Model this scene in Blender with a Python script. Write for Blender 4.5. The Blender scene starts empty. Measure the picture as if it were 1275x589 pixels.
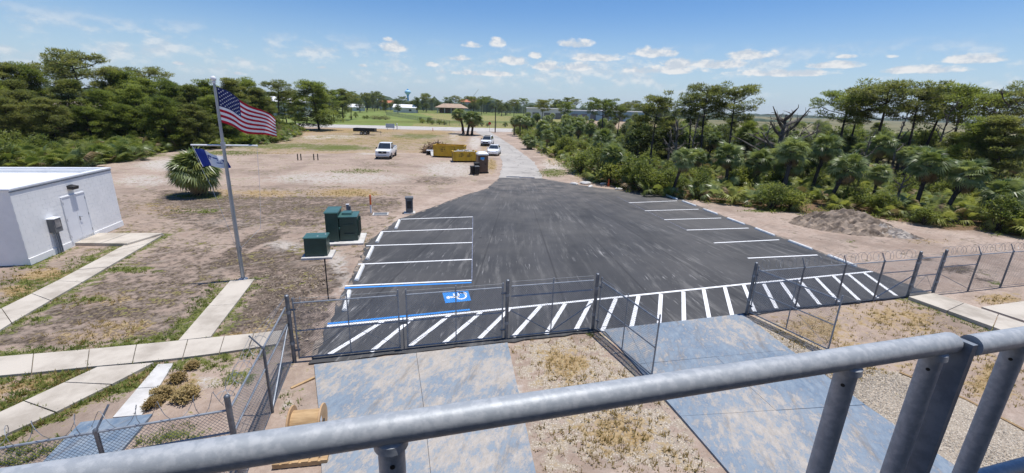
import bpy, math, random
import numpy as np
from mathutils import Vector, Matrix
PI = math.pi; R = math.radians
rng = random.Random(11); nr = np.random.default_rng(7)
sc = bpy.context.scene

# ------------------------------------------------------------------ camera
H = 7.15; FPX = 545.0; CX, CY = 637.5, 294.5
PITCH = R(16.6); ROLL = 0.034
fw = np.array([0, math.cos(PITCH), -math.sin(PITCH)])
up0 = np.cross([1., 0, 0], fw)
rt = np.array([1., 0, 0])*math.cos(ROLL) + up0*math.sin(ROLL)
up = np.cross(rt, fw)
cam = bpy.data.cameras.new('camera'); cam_ob = bpy.data.objects.new('camera', cam)
sc.collection.objects.link(cam_ob)
cam.sensor_fit = 'HORIZONTAL'; cam.sensor_width = 36; cam.lens = 36*FPX/1275
cam.clip_start = 0.03; cam.clip_end = 30000
M4 = Matrix(((rt[0], up[0], -fw[0], 0), (rt[1], up[1], -fw[1], 0), (rt[2], up[2], -fw[2], H), (0, 0, 0, 1)))
cam_ob.matrix_world = M4
sc.camera = cam_ob
sc.view_settings.view_transform = 'Standard'; sc.view_settings.look = 'None'
sc.view_settings.exposure = 0.0; sc.view_settings.gamma = 1.0
sc.view_settings.use_curve_mapping = False

# survey helpers: where a line of sight meets the ground (or the level z), and a point at distance D along it
def ray(x, y): return fw + rt*(x-CX)/FPX - up*(y-CY)/FPX
def G(x, y, z=0.0):
    d = ray(x, y); t = (H-z)/-d[2]; return (float(d[0]*t), float(d[1]*t))
def AT(x, y, D):
    d = ray(x, y); t = D/d[1]; return (float(d[0]*t), float(D), float(H+d[2]*t))

# ------------------------------------------------------------------ sun and sky
SUN_EL, SUN_AZ = R(79), R(68)
sd = Vector((math.cos(SUN_EL)*math.sin(SUN_AZ), math.cos(SUN_EL)*math.cos(SUN_AZ), math.sin(SUN_EL)))
sl = bpy.data.lights.new('sun', 'SUN'); sl.energy = 5.0; sl.angle = R(0.53); sl.color = (1.0, 0.965, 0.91)
so = bpy.data.objects.new('sun', sl); sc.collection.objects.link(so)
so.rotation_euler = (-sd).to_track_quat('-Z', 'Y').to_euler(); so.location = (0, 0, 60)

W = bpy.data.worlds.new('World'); sc.world = W; W.use_nodes = True
nt = W.node_tree; nt.nodes.clear()
class NB:
    """small node-building helper"""
    def __init__(s, tree): s.t = tree; s.n = tree.nodes; s.l = tree.links
    def put(s, sock, v):
        if v is None: return
        if hasattr(v, 'is_output') or isinstance(v, bpy.types.NodeSocket): s.l.new(v, sock)
        else:
            if sock.type == 'RGBA' and len(v) == 3: v = (*v, 1)
            sock.default_value = v
    def m(s, op, a, b=None, c=None, clamp=False):
        n = s.n.new('ShaderNodeMath'); n.operation = op; n.use_clamp = clamp
        for i, v in enumerate((a, b, c)): s.put(n.inputs[i], v)
        return n.outputs[0]
    def vm(s, op, a, b=None):
        n = s.n.new('ShaderNodeVectorMath'); n.operation = op
        s.put(n.inputs[0], a); s.put(n.inputs[1], b)
        return n.outputs[0]
    def noise(s, vec, scale, detail=4, rough=.55, dist=0, col=False):
        n = s.n.new('ShaderNodeTexNoise'); s.put(n.inputs['Vector'], vec)
        n.inputs['Scale'].default_value = scale; n.inputs['Detail'].default_value = detail
        n.inputs['Roughness'].default_value = rough; n.inputs['Distortion'].default_value = dist
        return n.outputs[1 if col else 0]
    def voro(s, vec, scale, feat='F1'):
        n = s.n.new('ShaderNodeTexVoronoi'); n.feature = feat; s.put(n.inputs['Vector'], vec); n.inputs['Scale'].default_value = scale
        return n.outputs['Distance']
    def rng(s, v, a, b, c=0., d=1.):
        n = s.n.new('ShaderNodeMapRange'); n.interpolation_type = 'SMOOTHSTEP'
        s.put(n.inputs[0], v)
        for i, x in enumerate((a, b, c, d)): s.put(n.inputs[i+1], x)
        return n.outputs[0]
    def mix(s, f, a, b, mode='MIX'):
        n = s.n.new('ShaderNodeMix'); n.data_type = 'RGBA'; n.blend_type = mode
        s.put(n.inputs[0], f); s.put(n.inputs[6], a); s.put(n.inputs[7], b)
        return n.outputs[2]
    def xyz(s, v):
        n = s.n.new('ShaderNodeSeparateXYZ'); s.put(n.inputs[0], v); return n.outputs
    def comb(s, x, y, z):
        n = s.n.new('ShaderNodeCombineXYZ')
        for i, v in enumerate((x, y, z)): s.put(n.inputs[i], v)
        return n.outputs[0]
B = NB(nt)
sky = nt.nodes.new('ShaderNodeTexSky'); sky.sky_type = 'NISHITA'; sky.sun_disc = False
sky.sun_elevation = SUN_EL; sky.sun_rotation = SUN_AZ; sky.air_density = 1.0; sky.dust_density = 0.15; sky.ozone_density = 1.0
tc = nt.nodes.new('ShaderNodeTexCoord')
dx, dy, dz = B.xyz(tc.outputs['Generated'])
az = B.m('ARCTAN2', dx, dy); el = B.m('ARCSINE', dz)
# cloud layer: individual cumulus near the horizon plus a broken band, by azimuth and elevation
wn = B.noise(B.comb(B.m('MULTIPLY', az, 1.0), B.m('MULTIPLY', el, 1.6), 0), 26, 7, .60)
wn2 = B.noise(B.comb(az, B.m('MULTIPLY', el, 2.2), 3.3), 9, 5, .6)
def azel(x, y):
    d = ray(x, y); return math.atan2(d[0], d[1]), math.atan2(d[2], math.hypot(d[0], d[1]))
CL = [(487, 60, 19, 9), (483, 50, 7, 4), (572, 73, 16, 5), (588, 57, 13, 5), (618, 55, 12, 8), (717, 55, 21, 8), (536, 81, 9, 4), (451, 82, 7, 3),
      (745, 73, 34, 7), (640, 77, 22, 8), (666, 70, 9, 6), (815, 67, 32, 9), (938, 70, 38, 8), (845, 80, 26, 8), (895, 81, 36, 8), (820, 88, 60, 8), (700, 84, 50, 8), (1210, 75, 42, 8),
      (1055, 71, 14, 3), (1112, 71, 9, 3), (1040, 82, 45, 6), (222, 79, 9, 3), (298, 92, 12, 3), (400, 84, 12, 3), (1150, 88, 60, 7), (970, 92, 80, 6), (600, 92, 60, 5)]
acc = None
for (x, y, rx, ry) in CL:
    a, e = azel(x, y); a2, _ = azel(x+rx, y); _, e2 = azel(x, y-ry)
    wa, we = abs(a2-a)*1.15, abs(e2-e)*1.25
    u = B.m('MULTIPLY_ADD', az, 1/wa, -a/wa); v = B.m('MULTIPLY_ADD', el, 1/we, -e/we)
    v = B.m('MAXIMUM', v, B.m('MULTIPLY', v, 1.9*-1))          # flat bases: the lower half falls off faster
    q = B.m('SUBTRACT', 1.0, B.m('MULTIPLY_ADD', u, u, B.m('MULTIPLY', v, v)))
    if ry <= 5: q = B.m('MULTIPLY', q, .8)
    acc = q if acc is None else B.m('MAXIMUM', acc, q)
acc = B.m('MAXIMUM', acc, -1.0)
dens = B.rng(B.m('ADD', B.m('MULTIPLY', acc, .75), B.m('MULTIPLY_ADD', wn, 2.3, -1.15)), 0.06, 0.62)
# broken band low over the horizon, all round
band = B.m('MULTIPLY', B.rng(el, .02, .06), B.rng(el, .135, .085))
bd = B.m('MULTIPLY', B.rng(B.m('MULTIPLY_ADD', wn, .5, B.m('MULTIPLY', wn2, .62)),   .53, .70), B.m('MULTIPLY', band, .58))
wisp = B.m('MULTIPLY', B.rng(B.noise(B.comb(B.m('MULTIPLY', az, .6), B.m('MULTIPLY', el, 3.), 9.), 6, 6, .65), .62, .88), .05)
dens = B.m('MAXIMUM', B.m('MAXIMUM', B.m('MULTIPLY', dens, .92), bd), wisp)
dens = B.m('MULTIPLY', dens, B.rng(el, 0.0, .03))
wn3 = B.noise(B.comb(az, B.m('MULTIPLY_ADD', el, 1.6, -.014), 0), 26, 7, .60)
ccol = B.mix(B.rng(B.m('SUBTRACT', wn, wn3), -.10, .12), (.70, .77, .86), (1., 1., 1.))
bg1 = nt.nodes.new('ShaderNodeBackground'); bg2 = nt.nodes.new('ShaderNodeBackground')
hs = nt.nodes.new('ShaderNodeHueSaturation'); hs.inputs['Saturation'].default_value = 1.32
nt.links.new(sky.outputs[0], hs.inputs['Color']); nt.links.new(B.mix(B.rng(el, .0, .20), B.mix(.72, hs.outputs[0], (4.1, 5.7, 7.8)), B.mix(1.0, hs.outputs[0], (.96, 1.0, 1.17), 'MULTIPLY')), bg1.inputs[0]); bg1.inputs[1].default_value = 0.105
nt.links.new(ccol, bg2.inputs[0]); bg2.inputs[1].default_value = 0.86
mx = nt.nodes.new('ShaderNodeMixShader'); wo = nt.nodes.new('ShaderNodeOutputWorld')
nt.links.new(dens, mx.inputs[0]); nt.links.new(bg1.outputs[0], mx.inputs[1]); nt.links.new(bg2.outputs[0], mx.inputs[2]); nt.links.new(mx.outputs[0], wo.inputs[0])

# ------------------------------------------------------------------ materials
def newmat(name):
    m = bpy.data.materials.new(name); m.use_nodes = True
    b = m.node_tree.nodes['Principled BSDF']
    return m, NB(m.node_tree), b
def pm(name, c1, c2=None, scale=6, rough=.75, bump=0, metal=0, bscale=None, spec=.3, detail=5, obj=False, stretch=(1, 1, 1), lo=.35, hi=.65):
    m, n, b = newmat(name)
    b.inputs['Roughness'].default_value = rough; b.inputs['Metallic'].default_value = metal; b.inputs['Specular IOR Level'].default_value = spec
    if obj: co = n.n.new('ShaderNodeTexCoord').outputs['Object']
    else: co = n.n.new('ShaderNodeNewGeometry').outputs['Position']
    co = n.vm('MULTIPLY', co, stretch)
    nz = n.noise(co, scale, detail, .6)
    if c2 is None: c2 = tuple(x*.8 for x in c1)
    n.l.new(n.mix(n.rng(nz, lo, hi), (*c1, 1), (*c2, 1)), b.inputs['Base Color'])
    if bump:
        bn = n.n.new('ShaderNodeBump'); bn.inputs['Strength'].default_value = bump; bn.inputs['Distance'].default_value = .02
        n.l.new(n.noise(co, bscale or scale*4, 5, .65), bn.inputs['Height']); n.l.new(bn.outputs[0], b.inputs['Normal'])
    return m
def leafmat(name, c1, c2, trans=.35, rough=.55, scale=.7):
    m, n, b = newmat(name)
    b.inputs['Roughness'].default_value = rough; b.inputs['Specular IOR Level'].default_value = .35
    co = n.n.new('ShaderNodeNewGeometry').outputs['Position']
    oi = n.n.new('ShaderNodeObjectInfo').outputs['Random']
    f = n.m('ADD', n.rng(n.noise(co, scale, 4, .7), .36, .64), n.m('MULTIPLY_ADD', oi, .7, -.35), clamp=True)
    col = n.mix(f, (*c1, 1), (*c2, 1))
    n.l.new(col, b.inputs['Base Color'])
    tr = n.n.new('ShaderNodeBsdfTranslucent'); n.l.new(n.mix(.5, n.mix(1.0, col, (1.7, 1.6, 1.2, 1), 'MULTIPLY'), (.26, .31, .055, 1)), tr.inputs[0])
    ms = n.n.new('ShaderNodeMixShader'); ms.inputs[0].default_value = trans
    out = m.node_tree.nodes['Material Output']
    n.l.new(b.outputs[0], ms.inputs[1]); n.l.new(tr.outputs[0], ms.inputs[2]); n.l.new(ms.outputs[0], out.inputs[0])
    return m
MT = {}
MT['pine'] = leafmat('pine_needles', (.060, .098, .020), (.24, .285, .060), .52)
MT['pine2'] = leafmat('pine_needles_olive', (.075, .098, .030), (.245, .245, .082), .5)
MT['palm'] = leafmat('palm_frond', (.08, .12, .038), (.27, .32, .14), .4, .34)
MT['palm_y'] = leafmat('palmetto_frond', (.10, .15, .03), (.36, .37, .10), .4, .38)
MT['dead_frond'] = leafmat('dead_frond', (.16, .11, .06), (.30, .22, .13), .2, .8)
MT['shrub'] = leafmat('shrub_leaf', (.06, .095, .02), (.23, .26, .065), .5, .5, 1.2)
MT['shrub_y'] = leafmat('shrub_leaf_light', (.10, .14, .028), (.32, .34, .085), .5, .5, 1.2)
MT['far_leaf'] = leafmat('far_leaf', (.035, .060, .022), (.12, .145, .055), .35, .6, .12)
MT['bark'] = pm('bark', (.10, .08, .065), (.20, .165, .14), 3, .9, .4, bscale=14, stretch=(1, 1, .3))
MT['bark_dark'] = pm('bark_dark', (.028, .024, .022), (.075, .064, .055), 3, .9, .4, bscale=14, stretch=(1, 1, .4))
MT['bark_dead'] = pm('bark_dead', (.055, .045, .038), (.20, .175, .15), 1.6, .9, .3, bscale=14)
MT['grass_dry'] = leafmat('dry_grass_blade', (.24, .16, .06), (.40, .30, .14), .3, .8, 1.5)
MT['grass_green'] = leafmat('green_grass_blade', (.07, .11, .02), (.20, .22, .05), .3, .7, 1.5)
MT['concrete'] = pm('sidewalk_concrete', (.53, .475, .40), (.35, .305, .25), .8, .9, .15, bscale=40, detail=10, lo=.40, hi=.70)
MT['concrete_w'] = pm('pad_concrete', (.60, .58, .55), (.48, .46, .43), 2, .9, .15, bscale=40)
MT['white_paint'] = pm('road_paint', (.80, .80, .80), (.36, .36, .36), 7, .7, 0, lo=.56, hi=.74, detail=9)
MT['blue_paint'] = pm('blue_road_paint', (.035, .23, .66), (.06, .27, .62), 6, .65)
MT['chalk'] = pm('blue_chalk', (.25, .28, .38), (.12, .13, .17), 8, .8)
MT['wheel_stop'] = pm('wheel_stop_concrete', (.78, .78, .76), (.62, .61, .59), 5, .8, .15)
MT['galv'] = pm('galvanised_pipe', (.30, .325, .36), (.21, .235, .27), 5, .5, .04, .35, bscale=60, spec=.4)
MT['rail'] = pm('weathered_galvanised_rail', (.40, .42, .445), (.315, .34, .37), 60, .5, .05, .12, bscale=120, spec=.35, detail=7, lo=.40, hi=.58)
MT['galv_d'] = pm('galvanised_dull', (.20, .215, .24), (.13, .145, .17), 5, .5, 0, .6)
MT['rail_d'] = pm('weathered_galvanised_angle', (.22, .25, .29), (.15, .175, .21), 20, .55, .05, .15, bscale=120, spec=.3)
MT['wire'] = pm('fence_wire', (.30, .32, .34), (.22, .24, .27), 5, .55, 0, .6)
MT['bld'] = pm('white_block_paint', (.90, .885, .855), (.84, .83, .805), 1.2, .8, .06, bscale=40)
MT['roofw'] = pm('white_roof_membrane', (.86, .86, .86), (.80, .80, .80), .6, .7)
MT['trim'] = pm('white_trim', (.74, .75, .77), (.68, .69, .71), 3, .5)
MT['flash'] = pm('grey_flashing', (.30, .31, .33), (.24, .25, .27), 3, .5, 0, .4)
MT['door'] = pm('white_door_paint', (.80, .81, .83), (.76, .77, .79), 2, .45)
MT['steel'] = pm('steel', (.45, .46, .48), (.36, .37, .39), 6, .4, 0, .7)
MT['black'] = pm('black_plastic', (.018, .018, .019), (.03, .03, .03), 8, .5)
MT['dark'] = pm('dark_metal', (.035, .034, .034), (.06, .058, .055), 5, .55)
MT['lightblock'] = pm('light_block_black', (.02, .02, .022), (.03, .03, .032), 2, .6)  # black so the deck and the added drum bounce no light onto the posts
MT['greyp'] = pm('grey_plastic', (.17, .175, .18), (.13, .135, .14), 5, .55)
MT['tgreen'] = pm('transformer_green', (.018, .052, .042), (.026, .066, .054), 2, .38, spec=.5)
MT['tgreen_top'] = pm('transformer_green_lit', (.045, .115, .105), (.06, .14, .125), 2, .4, spec=.5)  # sunlit look of the lids put into a lighter green
MT['yellow'] = pm('dumpster_yellow', (.62, .40, .035), (.48, .30, .03), 1.4, .55, .05)
MT['orange'] = pm('safety_orange', (.75, .13, .03), (.6, .11, .03), 5, .6)
MT['brown'] = pm('brown_plastic', (.12, .075, .05), (.16, .105, .075), 1.5, .55)
MT['brown2'] = pm('brown_louver', (.20, .135, .10), (.15, .10, .07), 4, .6)
MT['whitep'] = pm('white_plastic', (.80, .80, .79), (.72, .72, .71), 3, .45)
MT['carw'] = pm('white_car_paint', (.82, .83, .84), (.79, .80, .81), 2, .22, spec=.6)
MT['glass'] = pm('car_glass', (.02, .028, .035), (.03, .04, .05), 2, .06, spec=.7)
MT['rubber'] = pm('tyre_rubber', (.02, .02, .02), (.035, .034, .033), 9, .85)
MT['lens'] = pm('lamp_lens', (.55, .57, .60), (.45, .47, .5), 9, .12, spec=.6)
MT['wood'] = pm('raw_wood', (.50, .34, .18), (.38, .245, .125), 3, .8, .15, stretch=(1, 6, 6), obj=True)
MT['wood2'] = pm('plywood', (.55, .36, .20), (.44, .28, .15), 5, .75, .1, obj=True)
MT['stick'] = pm('weathered_sticks', (.30, .20, .12), (.16, .11, .075), 1.3, .9)
MT['flag_r'] = pm('flag_red', (.48, .012, .03), (.38, .01, .025), 4, .75)
MT['flag_w'] = pm('flag_white', (.82, .82, .84), (.74, .75, .78), 4, .75)
MT['flag_b'] = pm('flag_navy', (.02, .03, .13), (.015, .022, .10), 4, .75)
MT['flag_b2'] = pm('flag_blue', (.025, .05, .28), (.02, .04, .23), 4, .75)
MT['alu'] = pm('flagpole_aluminium', (.40, .42, .44), (.33, .35, .37), 3, .42, 0, .55)
MT['tower_blue'] = pm('tower_blue', (.06, .36, .75), (.05, .32, .68), .1, .5)
MT['tower_pale'] = pm('tower_pale_blue', (.35, .62, .82), (.32, .58, .78), .1, .5)
MT['roof_tan'] = pm('tan_roof', (.43, .31, .22), (.36, .26, .185), .4, .8)
MT['tile_red'] = pm('red_tile_roof', (.52, .20, .11), (.44, .17, .10), .4, .8)
MT['pavilion_wall'] = pm('brown_wall', (.14, .09, .065), (.18, .12, .09), .3, .8)  # dark brown of the pavilion wall
MT['bluegrey'] = pm('bluegrey_cladding', (.22, .34, .42), (.19, .29, .37), .2, .6)
MT['palewall'] = pm('pale_wall', (.62, .62, .60), (.54, .54, .53), .3, .8)
MT['sign_blue'] = pm('sign_face', (.42, .55, .68), (.50, .62, .74), 2, .5)
MT['red'] = pm('sign_red', (.5, .03, .03), (.42, .03, .03), 3, .5)
MT['sandpile'] = pm('sand_pile', (.40, .315, .24), (.15, .115, .085), 2.2, .95, .7, bscale=9, detail=8)
MT['sandpale'] = pm('pale_sand', (.52, .46, .39), (.36, .31, .26), 2.0, .95, .6, bscale=9, detail=8)
MT['sandspill'] = pm('spilled_sand', (.30, .245, .195), (.14, .12, .10), 5, .95, .3, bscale=30, detail=8)
MT['pebble'] = pm('pebble', (.60, .53, .43), (.40, .34, .27), 12, .9)
MT['distant'] = pm('distant_wood', (.045, .07, .045), (.07, .095, .06), .02, .9)
MT['hedge_red'] = leafmat('red_hedge', (.12, .045, .03), (.10, .10, .03), .3, .6, .8)

# blue-washed concrete
def bluepad(name, amount):
    m, n, b = newmat(name); b.inputs['Roughness'].default_value = .85; b.inputs['Specular IOR Level'].default_value = .25
    co = n.n.new('ShaderNodeNewGeometry').outputs['Position']
    rot = n.n.new('ShaderNodeVectorRotate'); rot.rotation_type = 'Z_AXIS'; n.l.new(co, rot.inputs['Vector']); rot.inputs['Angle'].default_value = R(14)
    cr = n.vm('MULTIPLY', rot.outputs[0], (1.5, .7, 1))
    big = n.noise(co, .40, 4, .6); med = n.noise(cr, 3.0, 10, .80); fin = n.noise(cr, 13, 8, .8); grit = n.noise(co, 40, 4, .7)
    f = n.rng(n.m('ADD', n.m('MULTIPLY', big, .7), n.m('ADD', n.m('MULTIPLY', med, 1.2), n.m('MULTIPLY', fin, .65))), amount-.14, amount+.09)
    conc = n.mix(n.rng(fin, .3, .7), (.33, .295, .255, 1), (.48, .435, .385, 1))
    blu = n.mix(n.rng(n.noise(cr, 3, 9, .75), .35, .65), (.115, .17, .24, 1), (.24, .285, .33, 1))
    c = n.mix(f, conc, blu)
    c = n.mix(n.rng(n.noise(n.vm('MULTIPLY', cr, (1, .4, 1)), 1.6, 9, .75), .52, .70, 0, .6), c, (.19, .165, .14, 1))
    c = n.mix(n.rng(grit, .60, .75, 0, .35), c, (.15, .14, .13, 1))
    n.l.new(c, b.inputs['Base Color'])
    bn = n.n.new('ShaderNodeBump'); bn.inputs['Strength'].default_value = .15; bn.inputs['Distance'].default_value = .01
    n.l.new(fin, bn.inputs['Height']); n.l.new(bn.outputs[0], b.inputs['Normal'])
    return m
MT['bluepad'] = bluepad('blue_washed_concrete', 1.24)
MT['bluepad2'] = bluepad('blue_washed_concrete_worn', 1.32)
MT['bluetarp'] = bluepad('blue_painted_slab', 1.08)

# asphalt with scuffs that fan out from the drive
def asphalt(name):
    m, n, b = newmat(name); b.inputs['Roughness'].default_value = .8; b.inputs['Specular IOR Level'].default_value = .3
    co = n.n.new('ShaderNodeNewGeometry').outputs['Position']
    x, y, z = n.xyz(co)
    X0, Y0 = 0.3, 62.0
    ux = n.m('SUBTRACT', x, X0); uy = n.m('SUBTRACT', Y0, y)
    ang = n.m('ARCTAN2', ux, uy); rad = n.m('SQRT', n.m('MULTIPLY_ADD', ux, ux, n.m('MULTIPLY', uy, uy)))
    wob = n.m('MULTIPLY_ADD', n.noise(co, .07, 1), .05, ang)
    pol = n.comb(n.m('MULTIPLY', wob, 120), n.m('MULTIPLY', rad, .35), 0)
    pol2 = n.comb(n.m('MULTIPLY', wob, 420), n.m('MULTIPLY', rad, 1.0), 4)
    big = n.noise(co, .16, 4, .6); lanes = n.noise(n.comb(n.m('MULTIPLY', wob, 16), n.m('MULTIPLY', rad, .05), 0), 1.5, 4, .6)
    st = n.noise(pol, .9, 6, .7); st2 = n.noise(pol2, .8, 3, .6)
    fin = n.noise(co, 30, 6, .7)
    base = n.mix(n.rng(lanes, .3, .7), (.034, .035, .037, 1), (.062, .062, .064, 1))
    base = n.mix(n.rng(big, .42, .68, 0, .55), base, (.090, .086, .084, 1))
    base = n.mix(n.rng(n.m('MULTIPLY_ADD', fin, .3, .35), .3, .7, 0, .35), base, (.075, .074, .075, 1))
    patch = n.rng(n.noise(co, .20, 3, .6), .42, .58); near_ = n.rng(y, 30, 17, .25, 1.0)
    sc1 = n.m('MULTIPLY', n.rng(st, .48, .72), n.m('MULTIPLY_ADD', patch, .5, .24))
    sc2 = n.m('MULTIPLY', n.rng(st2, .60, .74), n.m('MULTIPLY', near_, n.m('MULTIPLY_ADD', patch, .75, .12)))
    c = n.mix(sc1, base, (.185, .178, .168, 1)); c = n.mix(sc2, c, (.31, .30, .29, 1))
    spk = n.rng(n.noise(co, 7, 4, .7), .68, .76, 0, .4); c = n.mix(spk, c, (.33, .32, .31, 1))
    lane = n.m('FRACT', n.m('MULTIPLY', ang, 13.0)); c = n.mix(n.rng(n.m('ABSOLUTE', n.m('SUBTRACT', lane, .5)), .004, .02, .5, 0), c, (.02, .02, .021, 1))
    c = n.mix(n.rng(n.noise(co, .45, 3, .5), .66, .74, 0, .55), c, (.022, .022, .023, 1))
    c = n.mix(n.rng(n.noise(co, 1.3, 3, .5), .70, .76, 0, .5), c, (.018, .018, .019, 1))
    c = n.mix(n.m('MULTIPLY', n.rng(n.noise(co, .11, 5, .65), .40, .64), n.rng(y, 16, 30, .18, .42)), c, (.155, .145, .132, 1))
    dust = n.rng(y, 28, 46, 0, .45)
    c = n.mix(n.m('MULTIPLY', dust, n.rng(n.noise(co, .8, 5, .6), .3, .7)), c, (.30, .26, .22, 1))
    n.l.new(c, b.inputs['Base Color'])
    bn = n.n.new('ShaderNodeBump'); bn.inputs['Strength'].default_value = .25; bn.inputs['Distance'].default_value = .01
    n.l.new(n.noise(co, 60, 4, .7), bn.inputs['Height']); n.l.new(bn.outputs[0], b.inputs['Normal'])
    return m
MT['asphalt'] = asphalt('new_asphalt')
def oldroad(name, c1, c2):
    m, n, b = newmat(name); b.inputs['Roughness'].default_value = .92; b.inputs['Specular IOR Level'].default_value = .2
    co = n.n.new('ShaderNodeNewGeometry').outputs['Position']
    c = n.mix(n.rng(n.noise(co, .35, 7, .65), .35, .65), (*c1, 1), (*c2, 1))
    c = n.mix(n.rng(n.noise(co, 5, 6, .7), .55, .8, 0, .4), c, (.22, .20, .18, 1))
    cr = n.voro(n.vm('ADD', co, n.vm('MULTIPLY', n.noise(co, .8, 4, col=True), (2, 2, 0))), .35, 'DISTANCE_TO_EDGE')
    c = n.mix(n.rng(cr, .012, .03, .45, 0), c, (.13, .12, .11, 1))
    n.l.new(c, b.inputs['Base Color']); return m
MT['oldroad'] = oldroad('bleached_asphalt', (.44, .41, .37), (.36, .335, .305))
MT['crossroad'] = oldroad('pale_road', (.50, .47, .43), (.44, .41, .38))

# ground: what grows or lies where is stored in two colour attributes on the sheet
def groundmat():
    m, n, b = newmat('sandy_ground'); b.inputs['Roughness'].default_value = .95; b.inputs['Specular IOR Level'].default_value = .1
    co = n.n.new('ShaderNodeNewGeometry').outputs['Position']
    def att(nm):
        a = n.n.new('ShaderNodeAttribute'); a.attribute_name = nm; return a
    a1, a2 = att('cover_a'), att('cover_b')
    dry, green, soil = n.xyz(a1.outputs['Color']); sand = a1.outputs['Alpha']
    gravel, lawn, litter = n.xyz(a2.outputs['Color']); marsh = a2.outputs['Alpha']
    n1 = n.noise(co, .5, 8, .68); n2 = n.noise(co, 2.6, 8, .7); n3 = n.noise(co, 9, 6, .7); n4 = n.noise(co, .07, 5, .6)
    rot = n.n.new('ShaderNodeVectorRotate'); rot.rotation_type = 'Z_AXIS'; n.l.new(co, rot.inputs['Vector']); rot.inputs['Angle'].default_value = R(-38)
    tr = n.noise(n.vm('MULTIPLY', rot.outputs[0], (.28, 2.4, 1)), 1.3, 7, .7)
    mixn = n.m('ADD', n.m('MULTIPLY', n1, .45), n.m('ADD', n.m('MULTIPLY', n2, .35), n.m('MULTIPLY', n3, .2)))
    base = n.mix(n.rng(mixn, .38, .62), (.325, .240, .186, 1), (.49, .392, .322, 1))
    base = n.mix(n.rng(n.noise(co, .22, 6, .7), .46, .66, 0, .6), base, (.215, .165, .13, 1))
    base = n.mix(n.rng(tr, .48, .70, 0, .55), base, (.24, .20, .165, 1))
    base = n.mix(n.rng(n3, .56, .75, 0, .45), base, (.20, .165, .13, 1))
    def cover(mask, ns, col, soft=.16, k=1.0):
        f = n.rng(n.m('ADD', n.m('MULTIPLY', mask, k), n.m('MULTIPLY_ADD', ns, 3.4, -1.7)), .5-soft, .5+soft)
        return f, col
    nA = n.m('ADD', n.m('MULTIPLY', n1, .4), n.m('MULTIPLY', n2, .6)); nB = n.m('MULTIPLY_ADD', n.m('ADD', n.m('MULTIPLY', n1, .3), n.m('ADD', n.m('MULTIPLY', n2, .4), n.m('MULTIPLY', n3, .3))), 1.5, -.25)
    sandc = n.mix(n.rng(n3, .3, .7), (.54, .49, .435, 1), (.41, .36, .31, 1))
    soilc = n.mix(n.rng(n3, .35, .7), (.062, .047, .036, 1), (.165, .128, .100, 1))
    soilc = n.mix(n.rng(tr, .5, .68, 0, .7), soilc, (.33, .275, .23, 1))
    dryc = n.mix(n.rng(n3, .35, .65), (.23, .145, .055, 1), (.44, .33, .19, 1))
    grnc = n.mix(n.rng(n3, .3, .7), (.055, .085, .018, 1), (.20, .20, .065, 1))
    lawnc = n.mix(n.rng(n4, .35, .65), (.13, .19, .042, 1), (.20, .235, .072, 1)); lawnc = n.mix(n.rng(n2, .4, .7, 0, .3), lawnc, (.30, .27, .13, 1))
    litc = n.mix(n.rng(n3, .35, .65), (.10, .066, .042, 1), (.26, .17, .10, 1))
    marc = n.mix(n.rng(n.noise(co, .02, 5, .6), .35, .65), (.24, .205, .12, 1), (.12, .125, .06, 1))
    pv = n.voro(co, 22)
    gravc = n.mix(n.rng(pv, .05, .55), (.68, .61, .51, 1), (.36, .30, .235, 1)); gravc = n.mix(n.rng(n2, .4, .7, 0, .3), gravc, (.42, .34, .23, 1))
    c = base
    for mask, ns, col, soft, k in ((litter, nA, litc, .18, 1.15), (marsh, nA, marc, .1, 1.4), (lawn, nA, lawnc, .08, 1.5), (sand, nA, sandc, .22, 1.), (soil, nA, soilc, .24, 1.), (gravel, nA, gravc, .1, 1.4), (dry, nB, dryc, .16, 1.), (green, nB, grnc, .14, 1.)):
        f, col = cover(mask, ns, col, soft, k); c = n.mix(f, c, col)
    n.l.new(c, b.inputs['Base Color'])
    bn = n.n.new('ShaderNodeBump'); bn.inputs['Strength'].default_value = .9; bn.inputs['Distance'].default_value = .10
    hh = n.m('ADD', n.m('MULTIPLY', n2, .7), n.m('MULTIPLY_ADD', n3, .4, n.m('MULTIPLY', tr, .35)))
    n.l.new(hh, bn.inputs['Height']); n.l.new(bn.outputs[0], b.inputs['Normal'])
    return m
MT['ground'] = groundmat()

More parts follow.
